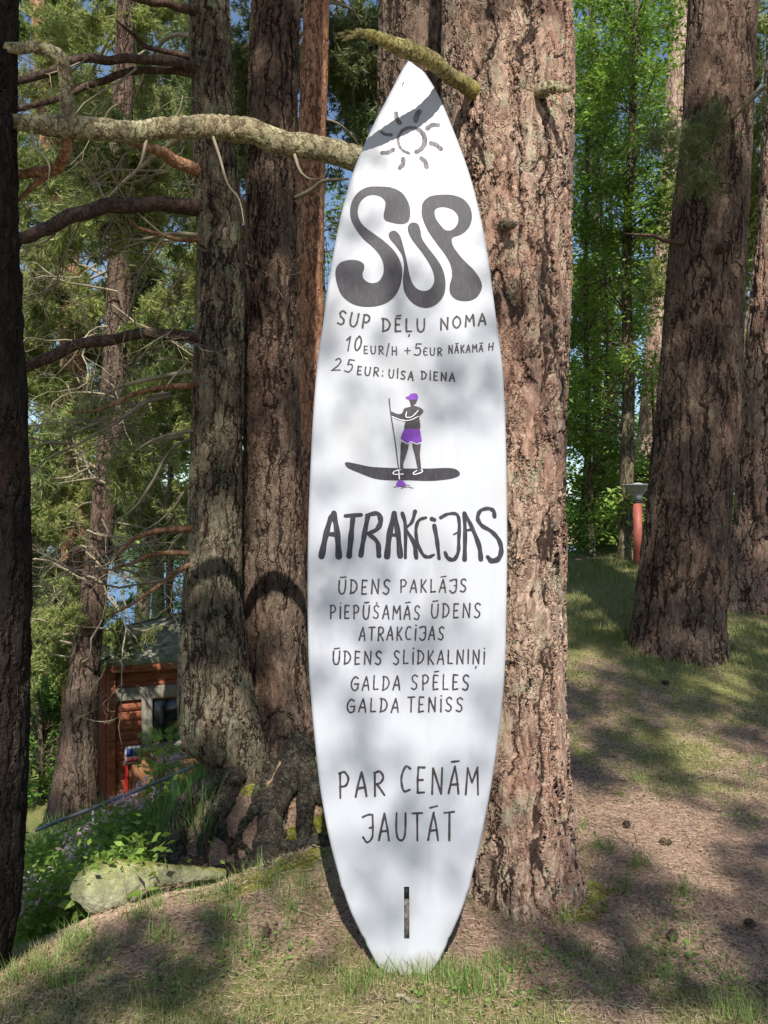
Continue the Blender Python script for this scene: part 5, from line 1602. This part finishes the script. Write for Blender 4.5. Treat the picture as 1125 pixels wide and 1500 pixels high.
# ------------------------------------------------------------------ the red hut
def hut():
    th = math.radians(25)
    R = rotz(th)
    o = P(158, 1187, 12.0)
    root = thing('hut', 'small red plank hut with a low hipped roof and dark serving window', 'hut', o)
    W_, D_, H_ = 3.2, 3.0, 2.22
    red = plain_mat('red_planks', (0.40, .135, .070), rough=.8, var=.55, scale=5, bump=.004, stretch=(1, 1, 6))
    red_shaded = plain_mat('shaded_red_planks', (0.22, .05, .03), rough=.8, var=.4, scale=5, bump=.004, stretch=(1, 1, 6))  # same red planks, with the shade of the side walls in the colour
    grey = plain_mat('grey_wood', (0.30, .27, .22), rough=.85, var=.4, scale=9, bump=.003, stretch=(4, 1, 1))
    dark = plain_mat('hut_inside', (0.02, .02, .022), rough=.9, var=.2)
    roofm = plain_mat('roof_felt', (0.40, .37, .28), rough=.95, var=.45, scale=5, bump=.01, dark=(.18, .20, .13))
    def pl(c, s, name, mat, mb=None):
        m = MB(); box(m, R @ np.array(c, float), s, R)
        me = m.build(name, mat, root, (0, 0, 0), smooth=False)
        bv = me.modifiers.new('edge', 'BEVEL'); bv.width = .004; bv.segments = 1
        return me
    wx0, wx1, wz0, wz1 = .64, 2.5, .98, 1.66
    # core walls: dark backing
    pl((W_ / 2, D_ / 2 + .05, H_ / 2), (W_ - .12, D_ - .2, H_ - .04), 'wall_core', dark)
    # plank rows, front
    ph = .148
    k = 0
    z = .0
    meshes = {}
    def plank(cx, cy, cz, lx, ly, mat):
        key = (round(lx, 3), round(ly, 3), mat.name)
        if key not in meshes:
            m = MB(); box(m, (0, 0, 0), (lx, ly, ph - .006), R)
            ob = m.build('plank', mat, root, (0, 0, 0), smooth=False); meshes[key] = ob.data
        else:
            ob = bpy.data.objects.new('plank', meshes[key]); COL.objects.link(ob); ob.parent = root
        j = random.uniform(-.004, .004)
        ob.location = R @ np.array([cx, cy + j, cz])
    while z < H_ - .05:
        zc = z + ph / 2
        if wz0 - .02 < zc < wz1 + .02:
            plank((.10 + wx0 - .08) / 2, 0, zc, wx0 - .18, .03, red); plank((wx1 + W_) / 2 + .0, 0, zc, W_ - wx1 - .1, .03, red)
        else:
            plank(W_ / 2, 0, zc, W_ - .2, .03, red)
        plank(0, D_ / 2, zc, .03, D_ - .1, red_shaded)
        plank(W_, D_ / 2, zc, .03, D_ - .1, red_shaded)
        z += ph
    pl((.05, -.02, H_ / 2), (.11, .11, H_), 'corner_post', red)
    pl((W_ - .05, -.02, H_ / 2), (.11, .11, H_), 'corner_post', red)
    pl((.05, D_, H_ / 2), (.11, .11, H_), 'corner_post', red_shaded)
    # serving window
    pl(((wx0 + wx1) / 2 - .2, -.035, wz1 + .10), (wx1 - wx0 + .75, .06, .19), 'window_beam', grey)
    pl((wx0 - .07, -.04, (wz0 + wz1) / 2), (.16, .06, wz1 - wz0 + .04), 'window_post', grey)
    pl((wx1 + .07, -.04, (wz0 + wz1) / 2), (.16, .06, wz1 - wz0 + .04), 'window_post', grey)
    pl(((wx0 + wx1) / 2, -.12, wz0 - .05), (wx1 - wx0 + .3, .30, .05), 'counter', grey)
    pl(((wx0 + wx1) / 2, .02, (wz0 + wz1) / 2), (wx1 - wx0 - .02, .02, wz1 - wz0), 'opening_sheet', plain_mat('opening_shade', (0.012, .013, .015), rough=.12, spec=.5, var=.2))  # near-black sheet stands for the shade inside the open window
    # painted panel under the counter
    pl((1.3, -.03, .45), (1.9, .03, .8), 'panel', plain_mat('ochre_panel', (0.42, .19, .09), rough=.8, var=.6, scale=3, bump=.004))
    pl((.26, -.05, .36), (.06, .03, .62), 'red_strip', plain_mat('signal_red', (0.50, .03, .02), rough=.5, var=.2))
    # roof
    ov = .16
    m = MB()
    e = [R @ np.array(v_, float) for v_ in ((-ov, -ov, H_), (W_ + ov, -ov, H_), (W_ + ov, D_ + ov, H_), (-ov, D_ + ov, H_))]
    e2 = [v_ + np.array([0, 0, .06]) for v_ in e]
    ap = R @ np.array([W_ / 2, D_ / 2, H_ + .62])
    m.add(e + e2 + [ap], [[4, 5, 8], [5, 6, 8], [6, 7, 8], [7, 4, 8]], [[0, 3, 2, 1], [0, 1, 5, 4], [1, 2, 6, 5], [2, 3, 7, 6], [3, 0, 4, 7]])
    m.build('roof', roofm, root, smooth=False)
    m = MB()
    for a_ in e2:
        tube(m, [a_ + [0, 0, .01], ap + [0, 0, .015]], [.02, .02], 6)
    m.build('hip_cap', plain_mat('roof_cap', (0.10, .10, .085), var=.3), root)
    # eave board
    pl((W_ / 2, -ov + .012, H_ - .05), (W_ + 2 * ov, .022, .11), 'eave_board', red)
    # stone footing
    m = MB()
    c_ = R @ np.array([.25, -.15, -.16])
    box(m, c_, (.9, .5, .34), R)
    ob = m.build('footing', plain_mat('stone', (0.30, .30, .26), var=.4, bump=.01), root, smooth=False)
    bv = ob.modifiers.new('e', 'BEVEL'); bv.width = .08; bv.segments = 3
    # small framed notice on the front wall
    c_ = R @ np.array([.36, -.055, .82])
    nb = thing('notice_box', 'small white framed notice with blue and dark red panels on the hut wall', 'notice', o + c_)
    for nm, dx, dz, w, h, mt, t in (('frame', 0, 0, .24, .27, plain_mat('notice_white', (.36, .36, .40), var=.1), .03), ('picture', -.045, .04, .10, .12, plain_mat('notice_blue', (.03, .05, .25), var=.2), .04),
                                    ('picture', .05, .04, .07, .12, plain_mat('notice_navy', (.02, .03, .10), var=.2), .04), ('picture', -.01, -.07, .17, .07, plain_mat('notice_red', (.22, .03, .03), var=.2), .04)):
        m = MB(); box(m, R @ np.array([dx, 0, dz]), (w, t, h), R); m.build(nm, mt, nb, smooth=False)


hut()

# handrail
hr_mat = plain_mat('galvanised_pipe', (0.38, .40, .42), rough=.45, metal=.7, var=.25, scale=14)
a0, a1 = P(52, 1216, 5.3), P(300, 1116, 6.4)
loc = gp(140, 5.7)
r = thing('handrail', 'thin grey metal handrail sloping down past the hut', 'handrail', loc)
m = MB(); tube(m, catmull([a0, (a0 + a1) / 2 + [0, 0, -.01], a1], 12), np.full(12, .014), 10); m.build('rail', hr_mat, r, loc)
for t in (.30, .78):
    q = a0 + (a1 - a0) * t
    m = MB(); tube(m, [[q[0], q[1], gz(q[0], q[1]) - .1], q], [.010, .010], 8); m.build('post', hr_mat, r, loc)

# red boat on a trestle beyond the left pine
loc = gp(72, 15.0); bc = P(70, 1058, 15.0)
r = thing('boat', 'red upturned rowing boat raised on a trestle far left of the hut', 'boat', loc)
rm = plain_mat('boat_red', (0.38, .06, .07), rough=.5, var=.25, scale=6)
m = MB(); n = 30
t = np.linspace(-1, 1, n)
rows = []
for k in t:
    w_ = .28 * (1 - abs(k) ** 2.6) + .01; h_ = .20 * (1 - abs(k) ** 4) + .03
    rows.append([bc + [k * .75, -w_, -.08], bc + [k * .75, -w_ * .85, h_ * .55 - .08], bc + [k * .75, -w_ * .4, h_ * .92 - .08], bc + [k * .75, 0, h_ - .08], bc + [k * .75, w_ * .4, h_ * .92 - .08], bc + [k * .75, w_ * .85, h_ * .55 - .08], bc + [k * .75, w_, -.08]])
V = np.array(rows); i = np.arange(n - 1)[:, None] * 7; j = np.arange(6)[None, :]
m.add(V.reshape(-1, 3), None, np.stack([i + j, i + j + 1, i + 8 + j, i + 7 + j], -1).reshape(-1, 4))
m.build('hull', rm, r, loc)
for s_ in (-.5, .45):
    m = MB()
    for q in (-.2, .2):
        b0 = bc + [s_, q, -.10]; tube(m, [[b0[0], b0[1] * 1, gz(b0[0], b0[1]) - .05], b0], [.03, .03], 6)
    tube(m, [bc + [s_, -.3, -.10], bc + [s_, .3, -.10]], [.03, .03], 6)
    m.build('trestle', M['twig_dark'], r, loc)

# garden lamp on a red post
loc = gp(934, 9.6)
top = P(934, 737, 9.6)
r = thing('garden_lamp', 'short garden lamp with red post and grey funnel shade', 'lamp', loc)
m = MB(); tube(m, [loc - [0, 0, .1], top], [.052, .052], 24); m.build('post', plain_mat('red_post', (0.42, .12, .09), rough=.55, var=.3, scale=6), r, loc)
gl = plain_mat('grey_metal', (0.42, .43, .45), rough=.6, var=.25, scale=18)
m = MB(); tube(m, [top, top + [0, 0, .02], top + [0, 0, .021], top + [0, 0, .035]], [.056, .056, .05, .05], 24); m.build('collar', plain_mat('black_collar', (.03, .03, .035), var=.2), r, loc)
m = MB(); zz = [.03, .10, .13, .16, .19, .215, .225, .218]; rr_ = [.058, .060, .085, .12, .15, .175, .182, .165]
tube(m, [top + [0, 0, z_] for z_ in zz], rr_, 40); m.build('shade', gl, r, loc)
m = MB(); zz = [.205, .225, .24, .25, .253]; rr_ = [.07, .07, .06, .03, .0]
tube(m, [top + [0, 0, z_] for z_ in zz], rr_, 28); m.build('glass', plain_mat('lamp_glass', (.42, .44, .44), rough=.2, spec=.5, var=.2), r, loc)

# cones and fallen sticks
def cone(px, py, label, seed):
    best = min(np.arange(2.3, 6.5, .02), key=lambda Y: abs(P(px, py, Y)[2] - terrain(np.array([P(px, py, Y)[0]]), np.array([Y]), False)[0]))
    x_, y_ = P(px, py, best)[:2]; loc = np.array([x_, y_, gz(x_, y_)])
    rng = np.random.default_rng(seed)
    m = MB(); ax = np.array([rng.normal(), rng.normal(), .2]); ax /= np.linalg.norm(ax)
    c_ = loc + [0, 0, .018]
    t = np.linspace(0, 1, 12)
    tube(m, c_ + ax * ((t - .5) * .05)[:, None], .013 * np.sin(math.pi * np.clip(t, .06, .94)) ** .6, 10)
    n = 70
    tt = rng.uniform(0, 1, n); a = rng.normal(size=(n, 3)); a -= ax * (a @ ax)[:, None]; a /= np.linalg.norm(a, axis=1)[:, None]
    pos = c_ + ax * ((tt - .5) * .05)[:, None] + a * (.010 * np.sin(math.pi * tt) ** .5)[:, None]
    scatter(m, LEAF[0] * [1, 1.8, 1], LEAF[1], pos, a + ax * .5, np.full(n, .012), rng)
    m.build('pine_cone', M['twig_dark'], None, loc, smooth=False, label=label, category='pine cone', group='fallen pine cones')


for k, (px, py, lb) in enumerate([(918, 1212, 'dark fallen pine cone, upper of two on the brown litter right of the board'), (976, 1237, 'fallen pine cone right of and below the other on the brown litter'), (1098, 1357, 'pine cone lying near the right edge on pale litter'),
                                  (985, 1375, 'pine cone in grass right of the big pine foot'), (975, 1007, 'pine cone in shaded grass in front of the broad pine'), (390, 1372, 'pine cone in the shade left of the board foot')]):
    cone(px, py, lb, 400 + k)
def stick(pxs, label, seed, rad=.004, name='stick'):
    pts = []
    for px, py in pxs:
        best = min(np.arange(2.2, 6.5, .02), key=lambda Y: abs(P(px, py, Y)[2] - terrain(np.array([P(px, py, Y)[0]]), np.array([Y]), False)[0]))
        x_, y_ = P(px, py, best)[:2]; pts.append([x_, y_, gz(x_, y_) + rad * 1.5])
    pts = np.array(pts); c_ = catmull(pts, 16)
    c_ = c_ + RNG.normal(size=c_.shape) * .003
    m = MB(); tube(m, c_, np.linspace(rad, rad * .5, 16), 6)
    m.build(name, M['twig_grey'], None, pts[0], label=label, category='stick', group='dead sticks on the ground')
stick([(582, 1458), (600, 1466), (618, 1470)], 'pale short stick in the grass just below the board', 1, .009)
stick([(812, 1362), (824, 1376), (830, 1384)], 'thin twig beside the foot of the big pine', 2)
stick([(425, 1338), (470, 1352), (500, 1350)], 'thin dry twig in the litter left of the board', 3)
stick([(1005, 1140), (1060, 1128), (1120, 1132)], 'long dry twig on the brown litter at the right', 4)
stick([(820, 1466), (880, 1462), (935, 1470)], 'long twig in the foreground right of the board', 5)
